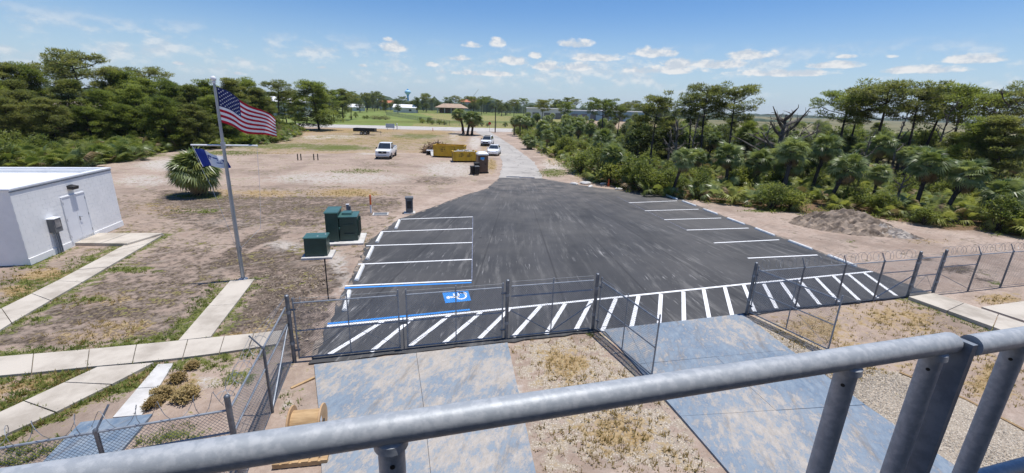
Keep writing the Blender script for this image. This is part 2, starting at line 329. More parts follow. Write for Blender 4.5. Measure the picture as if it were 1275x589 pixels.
# ------------------------------------------------------------------ mesh helpers
C = sc.collection
class MB:
    def __init__(s): s.v = []; s.f = []; s.mi = []
    def add(s, vs, fs, mi=0):
        o = len(s.v); s.v.extend(tuple(map(float, p)) for p in vs)
        for f in fs: s.f.append(tuple(o+i for i in f)); s.mi.append(mi)
        return s
    def poly(s, pts, mi=0): return s.add(pts, [range(len(pts))], mi)
    def box(s, c, d, rz=0, mi=0, M=None, taper=1.0):
        x, y, z = d[0]/2, d[1]/2, d[2]/2
        vs = [(-x, -y, -z), (x, -y, -z), (x, y, -z), (-x, y, -z)] + [(a*taper, b*taper, z) for a, b in ((-x, -y), (x, -y), (x, y), (-x, y))]
        Mr = (M or Matrix.Rotation(rz, 3, 'Z'))
        vs = [tuple(Vector(c) + Mr @ Vector(p)) for p in vs]
        return s.add(vs, [(3, 2, 1, 0), (4, 5, 6, 7), (0, 1, 5, 4), (1, 2, 6, 5), (2, 3, 7, 6), (3, 0, 4, 7)], mi)
    def prism(s, pts, z0, z1, mi=0):
        n = len(pts); area = sum(pts[i][0]*pts[(i+1) % n][1]-pts[(i+1) % n][0]*pts[i][1] for i in range(n))
        if area < 0: pts = pts[::-1]
        vs = [(p[0], p[1], z0) for p in pts] + [(p[0], p[1], z1) for p in pts]
        return s.add(vs, [tuple(range(n))[::-1], tuple(range(n, 2*n))] + [(i, (i+1) % n, n+(i+1) % n, n+i) for i in range(n)], mi)
    def tube(s, pts, r, n=8, caps=True, mi=0):
        pts = [Vector(p) for p in pts]; rs = r if isinstance(r, (list, tuple)) else [r]*len(pts)
        rings = []; ref = None
        for i, p in enumerate(pts):
            d = (pts[min(i+1, len(pts)-1)] - pts[max(i-1, 0)]).normalized()
            if ref is None: ref = d.cross(Vector((0, 0, 1)) if abs(d.z) < .9 else Vector((1, 0, 0))).normalized()
            ref = (ref - d*ref.dot(d)).normalized(); b = d.cross(ref)
            rings.append([tuple(p + (ref*math.cos(2*PI*k/n) + b*math.sin(2*PI*k/n))*rs[i]) for k in range(n)])
        vs = [q for g in rings for q in g]; fs = []
        for i in range(len(pts)-1):
            for k in range(n): fs.append((i*n+k, i*n+(k+1) % n, (i+1)*n+(k+1) % n, (i+1)*n+k))
        if caps: fs += [tuple(range(n))[::-1], tuple(range((len(pts)-1)*n, len(pts)*n))]
        return s.add(vs, fs, mi)
    def lathe(s, prof, n=16, c=(0, 0, 0), M=None, mi=0):
        vs = []; M = M or Matrix.Identity(3)
        for (r, z) in prof:
            for k in range(n): vs.append(tuple(Vector(c) + M @ Vector((r*math.cos(2*PI*k/n), r*math.sin(2*PI*k/n), z))))
        fs = [(i*n+k, i*n+(k+1) % n, (i+1)*n+(k+1) % n, (i+1)*n+k) for i in range(len(prof)-1) for k in range(n)]
        fs += [tuple(range(n))[::-1], tuple(range((len(prof)-1)*n, len(prof)*n))]
        return s.add(vs, fs, mi)
    def ball(s, c, r, n=12, mi=0):
        r = r if isinstance(r, tuple) else (r, r, r)
        vs = [(c[0], c[1], c[2]-r[2])]; m = n//2
        for i in range(1, m):
            a = PI*i/m
            for k in range(n): vs.append((c[0]+r[0]*math.sin(a)*math.cos(2*PI*k/n), c[1]+r[1]*math.sin(a)*math.sin(2*PI*k/n), c[2]-r[2]*math.cos(a)))
        vs.append((c[0], c[1], c[2]+r[2])); e = len(vs)-1
        fs = [(0, 1+(k+1) % n, 1+k) for k in range(n)] + [(e, e-n+k, e-n+(k+1) % n) for k in range(n)]
        fs += [(1+i*n+k, 1+i*n+(k+1) % n, 1+(i+1)*n+(k+1) % n, 1+(i+1)*n+k) for i in range(m-2) for k in range(n)]
        return s.add(vs, fs, mi)
    def mesh(s, name, mats, smooth=False):
        me = bpy.data.meshes.new(name); me.from_pydata(s.v, [], s.f)
        for mm in (mats if isinstance(mats, (list, tuple)) else [mats]): me.materials.append(MT[mm] if isinstance(mm, str) else mm)
        if any(s.mi): me.polygons.foreach_set('material_index', s.mi)
        if smooth:
            me.polygons.foreach_set('use_smooth', [True]*len(me.polygons))
            try: me.set_sharp_from_angle(angle=R(40))
            except Exception: pass
        me.update(); return me
    def build(s, name, mats, parent=None, smooth=False, bevel=0):
        """vertices are in world coordinates unless the parent sits elsewhere: then they are shifted to it"""
        me = s.mesh(name, mats, smooth)
        o = link(name, me, parent)
        if parent is not None and parent.get('_w'):
            root = parent
            off = Vector((0, 0, 0))
            while root is not None: off += root.location; root = root.parent
            me.transform(Matrix.Translation(-off))
        if bevel:
            bv = o.modifiers.new('bevel', 'BEVEL'); bv.width = bevel; bv.segments = 2; bv.limit_method = 'ANGLE'
        if parent is not None and parent.get('_w'): o['_w'] = 1
        return o
def link(name, me, parent=None):
    o = bpy.data.objects.new(name, me); C.objects.link(o)
    if parent is not None: o.parent = parent
    return o
def tag(o, label=None, cat=None, group=None, kind=None):
    if label: o['label'] = label
    if cat: o['category'] = cat
    if group: o['group'] = group
    if kind: o['kind'] = kind
    return o
def thing(name, label, cat, loc=(0, 0, 0), rz=0, group=None, world=False):
    o = bpy.data.objects.new(name, None); C.objects.link(o); o.empty_display_size = .3
    o.location = loc; o.rotation_euler = (0, 0, rz)
    if world: o['_w'] = 1
    return tag(o, label, cat, group)
def struct(name, mb, mats, parent=None, smooth=False):
    o = mb.build(name, mats, parent, smooth)
    if parent is None: o['kind'] = 'structure'
    return o
def stuff(o): o['kind'] = 'stuff'; return o

# ------------------------------------------------------------------ ground sheet
def lines(segs):
    out = [segs[0][0]]
    for a, b, st in segs: out += list(np.arange(a+st, b+1e-6, st))
    return np.array(sorted(set(np.round(out, 4))))
gx = lines([(-9000, -3000, 3000), (-3000, -600, 400), (-600, -160, 20), (-160, -60, 2), (-60, -40, .8), (-40, 42, .33), (42, 90, .8), (90, 200, 5), (200, 600, 50), (600, 3000, 400), (3000, 9000, 3000)])
gy = lines([(-60, -4, 4), (-4, 62, .33), (62, 140, .9), (140, 420, 4), (420, 1200, 60), (1200, 3600, 400), (3600, 12600, 3000)])
XX, YY = np.meshgrid(gx, gy); PX = XX.ravel(); PY = YY.ravel()
def inpoly(pts):
    r = np.zeros(len(PX), bool); n = len(pts)
    for i in range(n):
        x1, y1 = pts[i]; x2, y2 = pts[(i+1) % n]
        c = ((y1 > PY) != (y2 > PY))
        xi = (x2-x1)*(PY-y1)/((y2-y1) or 1e-9)+x1
        r ^= c & (PX < xi)
    return r.astype(float)
mask = {k: np.zeros(len(PX)) for k in ('dry', 'green', 'soil', 'sand', 'gravel', 'lawn', 'litter', 'marsh')}
def blob(k, x, y, rx, ry, w=.8):
    """a ground patch: its centre and two half-axes are surveyed onto the ground, then it is an ellipse there"""
    c = np.array(G(x, y)); a = (np.array(G(x+rx, y))-np.array(G(x-rx, y)))/2; y1 = max(y-ry, 140)
    b = (np.array(G(x, y+ry))-np.array(G(x, y1)))/2; c = (c+(np.array(G(x, y+ry))+np.array(G(x, y1)))/2)/2
    D = np.linalg.inv(np.array([a, b]).T); q = D @ np.array([PX-c[0], PY-c[1]])
    mask[k][:] = np.maximum(mask[k], w*np.clip(1.5*(1-np.sqrt((q**2).sum(0))), 0, 1))
def area(k, pts, w=1.0): mask[k][:] = np.maximum(mask[k], w*inpoly([G(*p) for p in pts]))
def warea(k, pts, w=1.0): mask[k][:] = np.maximum(mask[k], w*inpoly(pts))
# churned soil, and plain dark ground patches by the right fence
for a in ((352, 385, 62, 55, .85), (330, 345, 36, 28, .75), (296, 322, 40, 11, .8), (372, 277, 62, 9, .7), (310, 262, 90, 9, .6), (250, 252, 70, 8, .75), (400, 256, 110, 9, .7), (480, 254, 45, 8, .6),
          (110, 388, 120, 36, .68), (50, 425, 70, 16, .75), (200, 338, 80, 26, .5), (230, 300, 70, 16, .42), (205, 390, 40, 20, .55), (540, 225, 60, 10, .55), (470, 205, 70, 9, .4), (330, 215, 60, 8, .4),
          (765, 520, 45, 38, .75), (735, 470, 20, 14, .45), (660, 420, 14, 8, .5), (1010, 345, 10, 6, .5), (1190, 335, 38, 9, .75), (1220, 348, 26, 6, .7), (1150, 322, 24, 6, .6), (1190, 410, 30, 12, .4), (355, 480, 16, 30, .4)): blob('soil', *a)
for a in ((352, 308, 42, 14, .75), (420, 335, 24, 42, .75), (285, 278, 64, 12, .6), (420, 222, 170, 13, .6), (560, 212, 60, 18, .65), (215, 205, 70, 12, .75), (410, 171, 70, 5, .9), (180, 225, 60, 12, .6), (330, 168, 40, 5, .7),
          (592, 178, 12, 12, .9), (566, 171, 12, 10, .8), (250, 372, 40, 14, .5), (250, 478, 34, 16, .7), (600, 165, 12, 3, .9), (690, 205, 26, 14, .7), (460, 190, 30, 4, .7), (355, 505, 16, 34, .6), (700, 440, 60, 18, .55), (640, 480, 25, 40, .5)): blob('sand', *a)
for a in ((430, 240, 70, 8, .85), (330, 241, 60, 7, .7), (60, 343, 60, 13, .9), (26, 362, 40, 12, .9), (110, 420, 90, 14, .6), (150, 405, 70, 16, .5), (470, 176, 190, 11, .62), (440, 163, 120, 5, .85), (530, 166, 60, 6, .8), (500, 172, 60, 5, .7),
          (1010, 412, 75, 32, .62), (1120, 398, 95, 26, .6), (1060, 455, 60, 20, .55), (1245, 372, 46, 10, .65), (705, 452, 50, 32, .68), (770, 540, 75, 48, .62), (1235, 475, 50, 34, .8), (612, 206, 10, 14, .8), (603, 178, 7, 16, .7),
          (480, 312, 24, 12, .6), (445, 300, 16, 10, .6), (225, 480, 50, 20, .6), (140, 470, 60, 12, .7), (60, 470, 80, 12, .6), (50, 505, 70, 16, .7), (120, 372, 80, 14, .5), (275, 240, 40, 8, .6), (200, 260, 70, 12, .4), (1160, 300, 50, 6, .4), (695, 200, 30, 12, .5), (740, 222, 40, 8, .55)): blob('dry', *a)
for a in ((105, 372, 60, 5, .8), (45, 398, 45, 6, .8), (165, 335, 50, 6, .72), (120, 322, 36, 7, .75), (185, 300, 30, 4, .7), (40, 352, 40, 9, .6), (250, 244, 60, 5, .6), (250, 262, 50, 5, .5), (415, 303, 12, 8, .7), (470, 300, 18, 7, .55),
          (300, 362, 14, 12, .6), (265, 378, 7, 22, .7), (275, 452, 40, 7, .75), (300, 470, 36, 12, .7), (150, 480, 50, 16, .8), (80, 500, 70, 8, .65), (80, 462, 60, 6, .7), (230, 540, 60, 18, .7), (40, 560, 40, 20, .6), (100, 550, 40, 20, .6), (350, 182, 130, 6, .68), (520, 170, 60, 6, .62), (420, 184, 70, 6, .8), (290, 190, 70, 5, .6), (180, 193, 50, 4, .6),
          (632, 465, 8, 22, .75), (372, 495, 12, 22, .5), (690, 215, 30, 7, .7), (560, 258, 30, 5, .45), (1240, 353, 14, 4, .6), (960, 262, 60, 3, .6), (1060, 300, 10, 3, .4), (820, 240, 40, 3, .6), (745, 415, 20, 8, .35), (450, 213, 60, 5, .45), (230, 216, 40, 5, .5), (560, 152, 200, 3, .6)): blob('green', *a)
# gravel strips between and beside the pads
area('gravel', [(634, 428), (752, 411), (905, 589), (668, 589)], .42)
area('soil', [(690, 440), (740, 440), (880, 589), (700, 589)], .42)
area('dry', [(660, 440), (740, 430), (890, 589), (680, 589)], .26)
area('gravel', [(928, 392), (955, 398), (1046, 444), (1120, 466), (1201, 497), (1290, 545), (1290, 620), (1200, 595), (1062, 495), (976, 433)], 1.)
# the far lawns and the rough marsh
warea('lawn', [(-190, 134), (-35, 136), (-48, 250), (-75, 330), (-230, 330)])
warea('lawn', [(-35, 136), (22, 140), (40, 320), (-75, 330), (-48, 250)], .95)
warea('dry', [(-33, 136), (70, 140), (90, 320), (-72, 330), (-46, 250)], .47)
warea('marsh', [(25, 75), (120, 60), (700, -40), (3000, 0), (9000, 3000), (9000, 12000), (60, 12000), (75, 330), (70, 145), (20, 130)])
warea('lawn', [(-9000, 325), (70, 325), (70, 12600), (-9000, 12600)], .6)
warea('green', [(-9000, 325), (70, 325), (70, 12600), (-9000, 12600)], .5)
warea('litter', [(-160, 100), (-60, 132), (-160, 160)], .8)
RB_FRONT = [(640, 163), (662, 182), (692, 198), (728, 222), (800, 242), (900, 253), (960, 263), (1050, 268), (1180, 282), (1310, 300)]
RB_BACK = [(1330, 196), (1200, 190), (1100, 185), (950, 178), (850, 170), (760, 162), (690, 155), (650, 151)]
RBELT = [G(*p) for p in RB_FRONT + RB_BACK]
LW_FRONT = [(-140, 212), (0, 212), (95, 207), (140, 197), (165, 190), (210, 186), (260, 184), (330, 176), (346, 170), (352, 163)]
LWOOD = [G(*p) for p in LW_FRONT] + [G(352, 155), (-120, 128), (-150, 60)]
warea('litter', RBELT, .8); warea('litter', LWOOD, .9)
for a in ((1010, 262, 30, 5, .9), (1200, 284, 60, 5, .8), (230, 184, 80, 4, .8), (390, 163, 26, 3, .9), (90, 209, 60, 4, .9), (584, 168, 14, 2, .8), (247, 243, 30, 5, .6)): blob('litter', *a)
def strip(k, pts, wd, w):
    W_ = [np.array(G(*p)) for p in pts]; best = np.full(len(PX), 1e9)
    for a, b in zip(W_[:-1], W_[1:]):
        d = b-a; t_ = np.clip(((PX-a[0])*d[0]+(PY-a[1])*d[1])/(d@d), 0, 1); best = np.minimum(best, np.hypot(PX-a[0]-t_*d[0], PY-a[1]-t_*d[1]))
    mask[k][:] = np.maximum(mask[k], w*np.clip(1.4*(1-best/wd), 0, 1))
for pts in ([(0, 411), (100, 352.5), (204, 292)], [(0, 384), (60, 355), (158, 303)], [(0, 443), (128, 432.5), (220, 423.5)], [(0, 469), (124, 455.5)], [(89, 504.5), (192, 452.5)], [(0, 546), (89, 504.5)], [(0, 513), (124, 456)], [(262, 420), (317, 348)], [(222, 424), (286, 350)], [(230, 450), (330, 433)], [(40, 331), (90, 305)], [(1131, 371), (1240, 410)]): strip('green', pts, .75, .62)
for pts in ([(0, 400), (100, 345), (150, 316)], [(20, 480), (110, 463)], [(60, 515), (180, 462)], [(230, 430), (320, 418)]): strip('dry', pts, .8, .7)
# sparse cover all over the open ground, thicker on the far field
area('dry', [(-200, 560), (-60, 205), (160, 200), (330, 172), (560, 160), (615, 165), (622, 215), (500, 262), (430, 330), (380, 450), (330, 589)], .20)
area('green', [(-200, 560), (-60, 205), (160, 200), (330, 172), (560, 160), (615, 165), (622, 215), (500, 262), (430, 330), (380, 450), (330, 589)], .14)
area('soil', [(-60, 440), (-60, 300), (200, 230), (520, 232), (470, 300), (420, 360), (390, 440), (300, 420)], .40)
area('soil', [(268, 335), (330, 305), (392, 318), (428, 345), (405, 400), (375, 452), (330, 425), (268, 418), (322, 352)], .68)
area('soil', [(-10, 432), (-10, 416), (120, 352), (205, 305), (262, 310), (292, 335), (280, 352), (222, 421), (120, 430)], .56)
area('soil', [(185, 262), (200, 236), (330, 244), (500, 246), (470, 268), (330, 277), (270, 292)], .62)
area('soil', [(255, 330), (300, 300), (340, 282), (360, 290), (310, 312), (290, 340)], .7)
area('soil', [(160, 225), (330, 190), (600, 195), (600, 232), (200, 240)], .22)
area('dry', [(330, 171), (440, 160), (560, 163), (585, 170), (570, 190), (300, 192)], .52)
area('green', [(330, 176), (440, 163), (560, 166), (565, 186), (300, 190)], .34)
area('dry', [(935, 396), (1128, 370), (1275, 440), (1275, 500), (1115, 462), (1046, 442)], .34)
area('dry', [(640, 426), (750, 412), (900, 589), (680, 589)], .25)
area('soil', [(690, 232), (850, 244), (1000, 300), (1150, 362), (1275, 350), (1275, 305), (1060, 275), (900, 256), (740, 230)], .24)
nv = len(PX); nxn, nyn = len(gx), len(gy)
PZ = 0.0*PX
near = (np.abs(PX) < 60) & (PY > 2) & (PY < 130)
PZ[near] = (-.012 - .010*np.sin(PX[near]*.9+PY[near]*.5) - .010*np.sin(PX[near]*.37-PY[near]*1.3) - .006*np.sin(PX[near]*2.7+PY[near]*2.1))
idx = np.arange(nv).reshape(nyn, nxn)
quads = np.stack([idx[:-1, :-1], idx[:-1, 1:], idx[1:, 1:], idx[1:, :-1]], -1).reshape(-1, 4)
me = bpy.data.meshes.new('ground'); me.vertices.add(nv); me.vertices.foreach_set('co', np.stack([PX, PY, PZ], -1).ravel())
me.loops.add(quads.size); me.loops.foreach_set('vertex_index', quads.ravel()); me.polygons.add(len(quads))
me.polygons.foreach_set('loop_start', np.arange(len(quads))*4); me.polygons.foreach_set('loop_total', np.full(len(quads), 4)); me.update(calc_edges=True)
for nm, ks in (('cover_a', ('dry', 'green', 'soil', 'sand')), ('cover_b', ('gravel', 'lawn', 'litter', 'marsh'))):
    at = me.attributes.new(nm, 'FLOAT_COLOR', 'POINT'); at.data.foreach_set('color', np.stack([mask[k] for k in ks], -1).ravel())
me.materials.append(MT['ground'])
ground = link('ground', me); ground['kind'] = 'structure'; ground['label'] = 'sandy ground with churned soil, dry grass and green weeds'
def cover_at(k, x, y):
    i = min(max(np.searchsorted(gx, x), 0), nxn-1); j = min(max(np.searchsorted(gy, y), 0), nyn-1)
    return mask[k][j*nxn+i]

# ------------------------------------------------------------------ parking lot and roads
LOT = [(384, 453), (402, 420), (407, 405), (429.5, 361), (450, 318.5), (456.6, 301.5), (480, 284.5), (497, 272.6), (545, 255.7), (575.5, 243.8), (606, 235), (622, 221.5), (676, 222.5), (719, 230), (774, 237.4), (814, 238.5), (835, 242.5), (855, 250), (896, 267), (938, 282), (975, 296), (1018, 312), (1068, 332), (1098, 341), (1160, 366)]
LOTW = [G(*p, .03) for p in LOT]
# slightly uneven outline
def ragged(pts, step=.8, amp=.05):
    out = []
    for i in range(len(pts)):
        a, b = Vector(pts[i]), Vector(pts[(i+1) % len(pts)]); n = max(1, int((b-a).length/step))
        for k in range(n):
            p = a.lerp(b, k/n); out.append((p.x+rng.uniform(-amp, amp), p.y+rng.uniform(-amp, amp)))
    return out
lot = struct('parking_lot', MB().prism(ragged(LOTW, .35, .06), -.05, .03), 'asphalt'); lot['label'] = 'new black asphalt parking lot with fresh white stripes'
sp = MB(); ed_ = LOTW[:12]+[None]+LOTW[12:]
for a, b in zip(ed_[:-1], ed_[1:]):
    if a is None or b is None: continue
    a, b = Vector(a), Vector(b); nrm = Vector((-(b-a).y, (b-a).x)).normalized()
    for k in range(int((b-a).length*2.0)):
        c = a.lerp(b, rng.random())-nrm*rng.uniform(-.05, .16); r_ = rng.uniform(.05, .22); a0 = math.atan2((b-a).y, (b-a).x)
        sp.poly([(c.x+r_*q*(1.8*math.cos(t_)*math.cos(a0)-.6*math.sin(t_)*math.sin(a0)), c.y+r_*q*(1.8*math.cos(t_)*math.sin(a0)+.6*math.sin(t_)*math.cos(a0)), .0318+.00002*k) for t_, q in ((j*PI/5.5, rng.uniform(.55, 1.15)) for j in range(11))])
spo = sp.build('spilled_sand', 'sandspill'); tag(spo, 'thin drifts of sand spilled over the asphalt edges', 'sand', None, 'stuff')
def stripe(p, q, w, mat, name, z=.034):
    a, b = Vector(G(*p, .03)), Vector(G(*q, .03)); d = (b-a).normalized(); n = Vector((-d.y, d.x))*w/2
    o = MB().poly([(*(a-n), z), (*(b-n), z), (*(b+n), z), (*(a+n), z)]).build(name, mat, lot)
    return o
SL_R = [(588.5, 270), (588.5, 284.5), (588, 302), (587.5, 323)]; SL_L = [(499, 273), (475, 288.5), (456, 306), (446, 329)]
for a, b in zip(SL_L, SL_R): stripe(a, b, .11, 'white_paint', 'stall_line')
stripe((430, 356), (587, 349), .11, 'white_paint', 'stall_line'); stripe((429, 358.6), (587, 351.8), .13, 'blue_paint', 'blue_stall_line')
stripe((408, 403.2), (585, 385.6), .13, 'blue_paint', 'blue_stall_line')
fl = [(407, 406), (585, 389), (760, 371), (925, 354), (1086, 338)]
for i, (a, b) in enumerate(zip(fl[:-1], fl[1:])): stripe(a, b, .13, 'white_paint', 'front_line', .034+.0003*i)
stripe((588.7, 269.5), (587.5, 350), .03, 'chalk', 'stall_end_line', .0335)
SR_L = [(783, 252.5), (803, 262.5), (827, 273.5), (855, 286.5), (889, 302.5), (931, 321.5)]; SR_R = [(843, 250), (870, 260.5), (898, 271.5), (932, 284), (970, 298.5), (1018, 317.5)]
for a, b in zip(SR_L, SR_R): stripe(a, b, .11, 'white_paint', 'stall_line')
stripe((768, 245), (856, 287), .03, 'chalk', 'chalk_line', .0335)
HATCH = [(477, 400, 410, 441), (513, 397, 462, 438), (560, 392, 510, 431), (599, 388.5, 552.6, 427.5), (634, 385, 597, 421.5), (673, 381, 639, 419.5), (703.7, 378, 680, 416), (736, 374.5, 717, 411), (767, 371.5, 750, 412), (795, 368.6, 785.7, 410), (823, 366, 820.4, 407), (850.9, 363, 851.7, 403.5), (876, 360, 883.8, 400), (902.4, 357.5, 913, 397.5), (926, 354.8, 939.7, 388), (950.4, 352.4, 967, 384), (971.8, 350, 994, 381.5), (994.7, 348, 1020.7, 379), (1016, 346, 1045, 376), (1037.5, 343.5, 1069.6, 373.5), (1056.5, 341.5, 1092.5, 371), (1075.7, 339.5, 1116, 368)]
for h_ in HATCH: stripe(h_[:2], h_[2:], .15, 'white_paint', 'hatch_stripe', .0325)
# accessible-parking emblem, lying on the asphalt
ec = [Vector((*G(*p, .03), .034)) for p in ((550.7, 364.4), (582.3, 360.6), (586.7, 374.3), (554.5, 377.6))]
emb = MB().poly([tuple(p) for p in (ec[3], ec[2], ec[1], ec[0])]).build('blue_parking_emblem', 'blue_paint', lot)
def epl(u, v, z=.038):   # u to the right, v upwards, 0..1 on the emblem
    p = ec[3].lerp(ec[2], u).lerp(ec[0].lerp(ec[1], u), v); return (p.x, p.y, z)
w = MB()
w.poly([epl(.17+.075*math.cos(a*PI/6), .47+.13*math.sin(a*PI/6)) for a in range(12)])
def bar(mb, p, q, t):
    d = Vector((q[0]-p[0], q[1]-p[1])).normalized(); n = Vector((-d.y, d.x))*t
    mb.poly([epl(p[0]-n.x*.6, p[1]-n.y), epl(q[0]-n.x*.6, q[1]-n.y), epl(q[0]+n.x*.6, q[1]+n.y), epl(p[0]+n.x*.6, p[1]+n.y)])
bar(w, (.24, .47), (.58, .45), .07); bar(w, (.40, .46), (.42, .78), .05); bar(w, (.57, .44), (.60, .80), .06); bar(w, (.60, .78), (.84, .74), .06); bar(w, (.84, .76), (.90, .60), .05)
for k in range(14):
    a0, a1 = R(200+k*19), R(200+(k+1)*19); cxx, cyy = .66, .50
    w.poly([epl(cxx+.24*math.cos(a0), cyy+.34*math.sin(a0)), epl(cxx+.24*math.cos(a1), cyy+.34*math.sin(a1)), epl(cxx+.17*math.cos(a1), cyy+.24*math.sin(a1)), epl(cxx+.17*math.cos(a0), cyy+.24*math.sin(a0))])
w.build('wheelchair_symbol', 'white_paint', emb)
# drive and cross road
rl = [(622, 221.5), (625.7, 202), (618, 184), (603, 171), (592, 163.5), (585, 161)]; rr = [(676, 222.5), (665.5, 202), (641, 184), (623, 172), (610, 164), (612, 161)]
road = struct('drive_road', MB().prism(ragged([G(*p) for p in rl]+[G(*p) for p in rr[::-1]], 1.2, .12), -.05, .012), 'oldroad'); road['label'] = 'bleached asphalt drive leading from the lot to the cross road'
c0, c1, c2, c3 = G(430, 159.2), G(560, 162.6), G(560, 158.4), G(430, 155.4)
def ext(a, b, t): return (a[0]+(b[0]-a[0])*t, a[1]+(b[1]-a[1])*t)
cross = struct('cross_road', MB().prism(ragged([ext(c0, c1, -3), ext(c0, c1, 2.6), ext(c3, c2, 2.6), ext(c3, c2, -3)], 5, .15), -.05, .02), 'crossroad'); cross['label'] = 'pale road crossing in front of the lawns'

# wheel stops
def wheel_stop(p, q, label, group):
    a, b = Vector(G(*p, .03)), Vector(G(*q, .03)); c = (a+b)/2; L = max(1.6, min(1.9, (b-a).length))
    t = thing('wheel_stop', label, 'wheel stop', (c.x, c.y, .031), math.atan2(b.y-a.y, b.x-a.x), group)
    prof = [(-.085, 0), (.085, 0), (.075, .06), (.045, .11), (-.045, .11), (-.075, .06)]
    m = MB(); n = 6
    vs = [(s*(L/2-(.03 if z > .08 else 0)), y, z) for s in (-1, 1) for y, z in prof]
    m.add(vs, [tuple(range(n))[::-1], tuple(range(n, 2*n))] + [(i, (i+1) % n, n+(i+1) % n, n+i) for i in range(n)][0:])
    m.build('bar', 'wheel_stop', t)
    for s in (-1, 1): MB().lathe([(.016, .108), (.016, .116)], 6, (s*L*.33, 0, 0)).build('anchor_pin', 'steel', t)
LSTOP = [((497.3, 275), (492.6, 285.5)), ((475.5, 290.5), (469, 302.5)), ((464, 308.5), (457, 323.5)), ((452, 331.5), (443.5, 350)), ((435, 363.5), (428.5, 388))]
for i, (a, b) in enumerate(LSTOP):
    wheel_stop(a, b, 'white concrete wheel stop in the %s left-side stall counted from the fence gate' % ['fifth', 'fourth', 'third', 'second', 'first'][i], 'wheel stops on the left of the lot')
RSTOP = [((828.3, 243.1), (842.9, 248.6)), ((849.7, 251), (866, 257)), ((875.8, 261.1), (893, 267.3)), ((905.7, 272.4), (926.8, 280.2)), ((940.4, 285), (964, 294.2)), ((982, 300.4), (1010.7, 311.4)), ((1030.9, 318.7), (1065.7, 332.4))]
for i, (a, b) in enumerate(RSTOP):
    wheel_stop(a, b, 'white wheel stop along the right edge of the lot, %s counted from the fence' % ['seventh', 'sixth', 'fifth', 'fourth', 'third', 'second', 'first'][i], 'wheel stops along the right edge')

# ------------------------------------------------------------------ slabs of concrete
SLABQ = []
def slabs(root, left, right, cuts, z0, z1, mat, gap=.012, cols=1):
    """left, right: two edges of ground points; cuts: joints as fractions along them"""
    def along(e, t):
        e = [Vector(p) for p in e]; L = [(b-a).length for a, b in zip(e[:-1], e[1:])]; s = t*sum(L)
        for (a, b, l) in zip(e[:-1], e[1:], L):
            if s <= l+1e-6: return a.lerp(b, s/l if l else 0)
            s -= l
        return e[-1]
    Ltot = (along(left, 0)-along(left, 1)).length
    for a, b in zip(cuts[:-1], cuts[1:]):
        g = gap/Ltot
        for c in range(cols):
            u0, u1 = c/cols, (c+1)/cols; wd = (along(left, a)-along(right, a)).length; gu = gap/wd if cols > 1 else 0
            la, ra, rb, lb = along(left, a+g), along(right, a+g), along(right, b-g), along(left, b-g)
            pts = [la.lerp(ra, u0+gu), la.lerp(ra, u1-gu), lb.lerp(rb, u1-gu), lb.lerp(rb, u0+gu)]
            dz = rng.uniform(-.004, .004); SLABQ.append([tuple(p) for p in pts])
            MB().prism([tuple(p) for p in pts], z0, z1+dz).build('slab', mat, root)
def setting(name, label):
    o = bpy.data.objects.new(name, None); C.objects.link(o); o['kind'] = 'structure'; o['label'] = label; return o
lin = lambda n: [i/n for i in range(n+1)]
s = setting('blue_pad', 'blue-washed concrete pad in front of the closed gates')
slabs(s, [G(391, 455), G(398, 520), G(402, 640)], [G(632, 427.5), (G(668, 589)), G(678, 640)], [0, .5, 1], -.05, .035, 'bluepad2', .005, cols=2)
s = setting('blue_pad', 'blue-washed concrete pad leading in from the open gateway')
slabs(s, [G(751, 411.5), G(830, 500), G(950, 640)], [G(924, 391.5), G(1062, 495), G(1275, 640)], [0, .3, .62, 1], -.05, .038, 'bluepad', .005, cols=2)
s = setting('sidewalk', 'pale concrete walk running up to the white building')
slabs(s, [G(-40, 405, .06), G(0, 384.6, .06), G(59.7, 355.5, .06), G(158.7, 303, .06)], [G(-40, 436, .06), G(0, 410, .06), G(100.8, 351.8, .06), G(204.6, 291, .06)], lin(7), -.06, .06, 'concrete')
s = setting('door_pad', 'concrete landing at the double door of the white building')
slabs(s, [G(91, 302.5, .16), G(158.7, 303, .16)], [G(119, 290, .16), G(203, 290, .16)], lin(2), -.06, .16, 'concrete')
s = setting('sidewalk', 'narrow concrete walk leading to the flagpole')
slabs(s, [G(287, 349, .05), G(222, 424, .05)], [G(317, 347, .05), G(262, 419.5, .05)], [0, .5, 1], -.06, .05, 'concrete')
s = setting('sidewalk', 'long concrete walk from the left edge to the corner fence post')
slabs(s, [G(-60, 449, .055), G(0, 443.9, .055), G(127.7, 433, .055), G(220, 424, .055), G(319, 414.8, .055), G(352, 411, .055)], [G(-60, 473, .055), G(0, 468, .055), G(124, 455, .055), G(195, 449, .055), G(291, 436.8, .055), G(345, 428, .055)], [0, .22, .38, .52, .68, .8, .9, 1], -.06, .055, 'concrete')
s = setting('sidewalk', 'concrete walk branching down to the left bottom corner')
slabs(s, [G(122, 456.5, .05), G(0, 513, .05), G(-40, 531, .05)], [G(192, 451, .05), G(88.7, 504, .05), G(0, 545, .05), G(-40, 561, .05)], [0, .3, .62, 1], -.06, .048, 'concrete')
s = setting('sidewalk', 'faded strip of concrete beside the dead shrubs')
slabs(s, [G(197, 453, .03), G(140, 520, .03)], [G(216, 452, .03), G(176, 517, .03)], lin(2), -.06, .03, 'concrete_w')
s = setting('blue_slab', 'blue painted slab behind the low left fence')
slabs(s, [G(101, 525, .05), G(50, 578, .05)], [G(189.8, 514.8, .05), G(150, 562, .05)], lin(1), -.06, .05, 'bluetarp')
s = setting('sidewalk', 'raised concrete walk through the small gate on the right')
slabs(s, [G(1162, 364.5, .14), G(1225, 385, .14), G(1290, 407, .14)], [G(1131, 369, .14), G(1240, 408, .14), G(1300, 431, .14)], lin(3), -.06, .14, 'concrete')
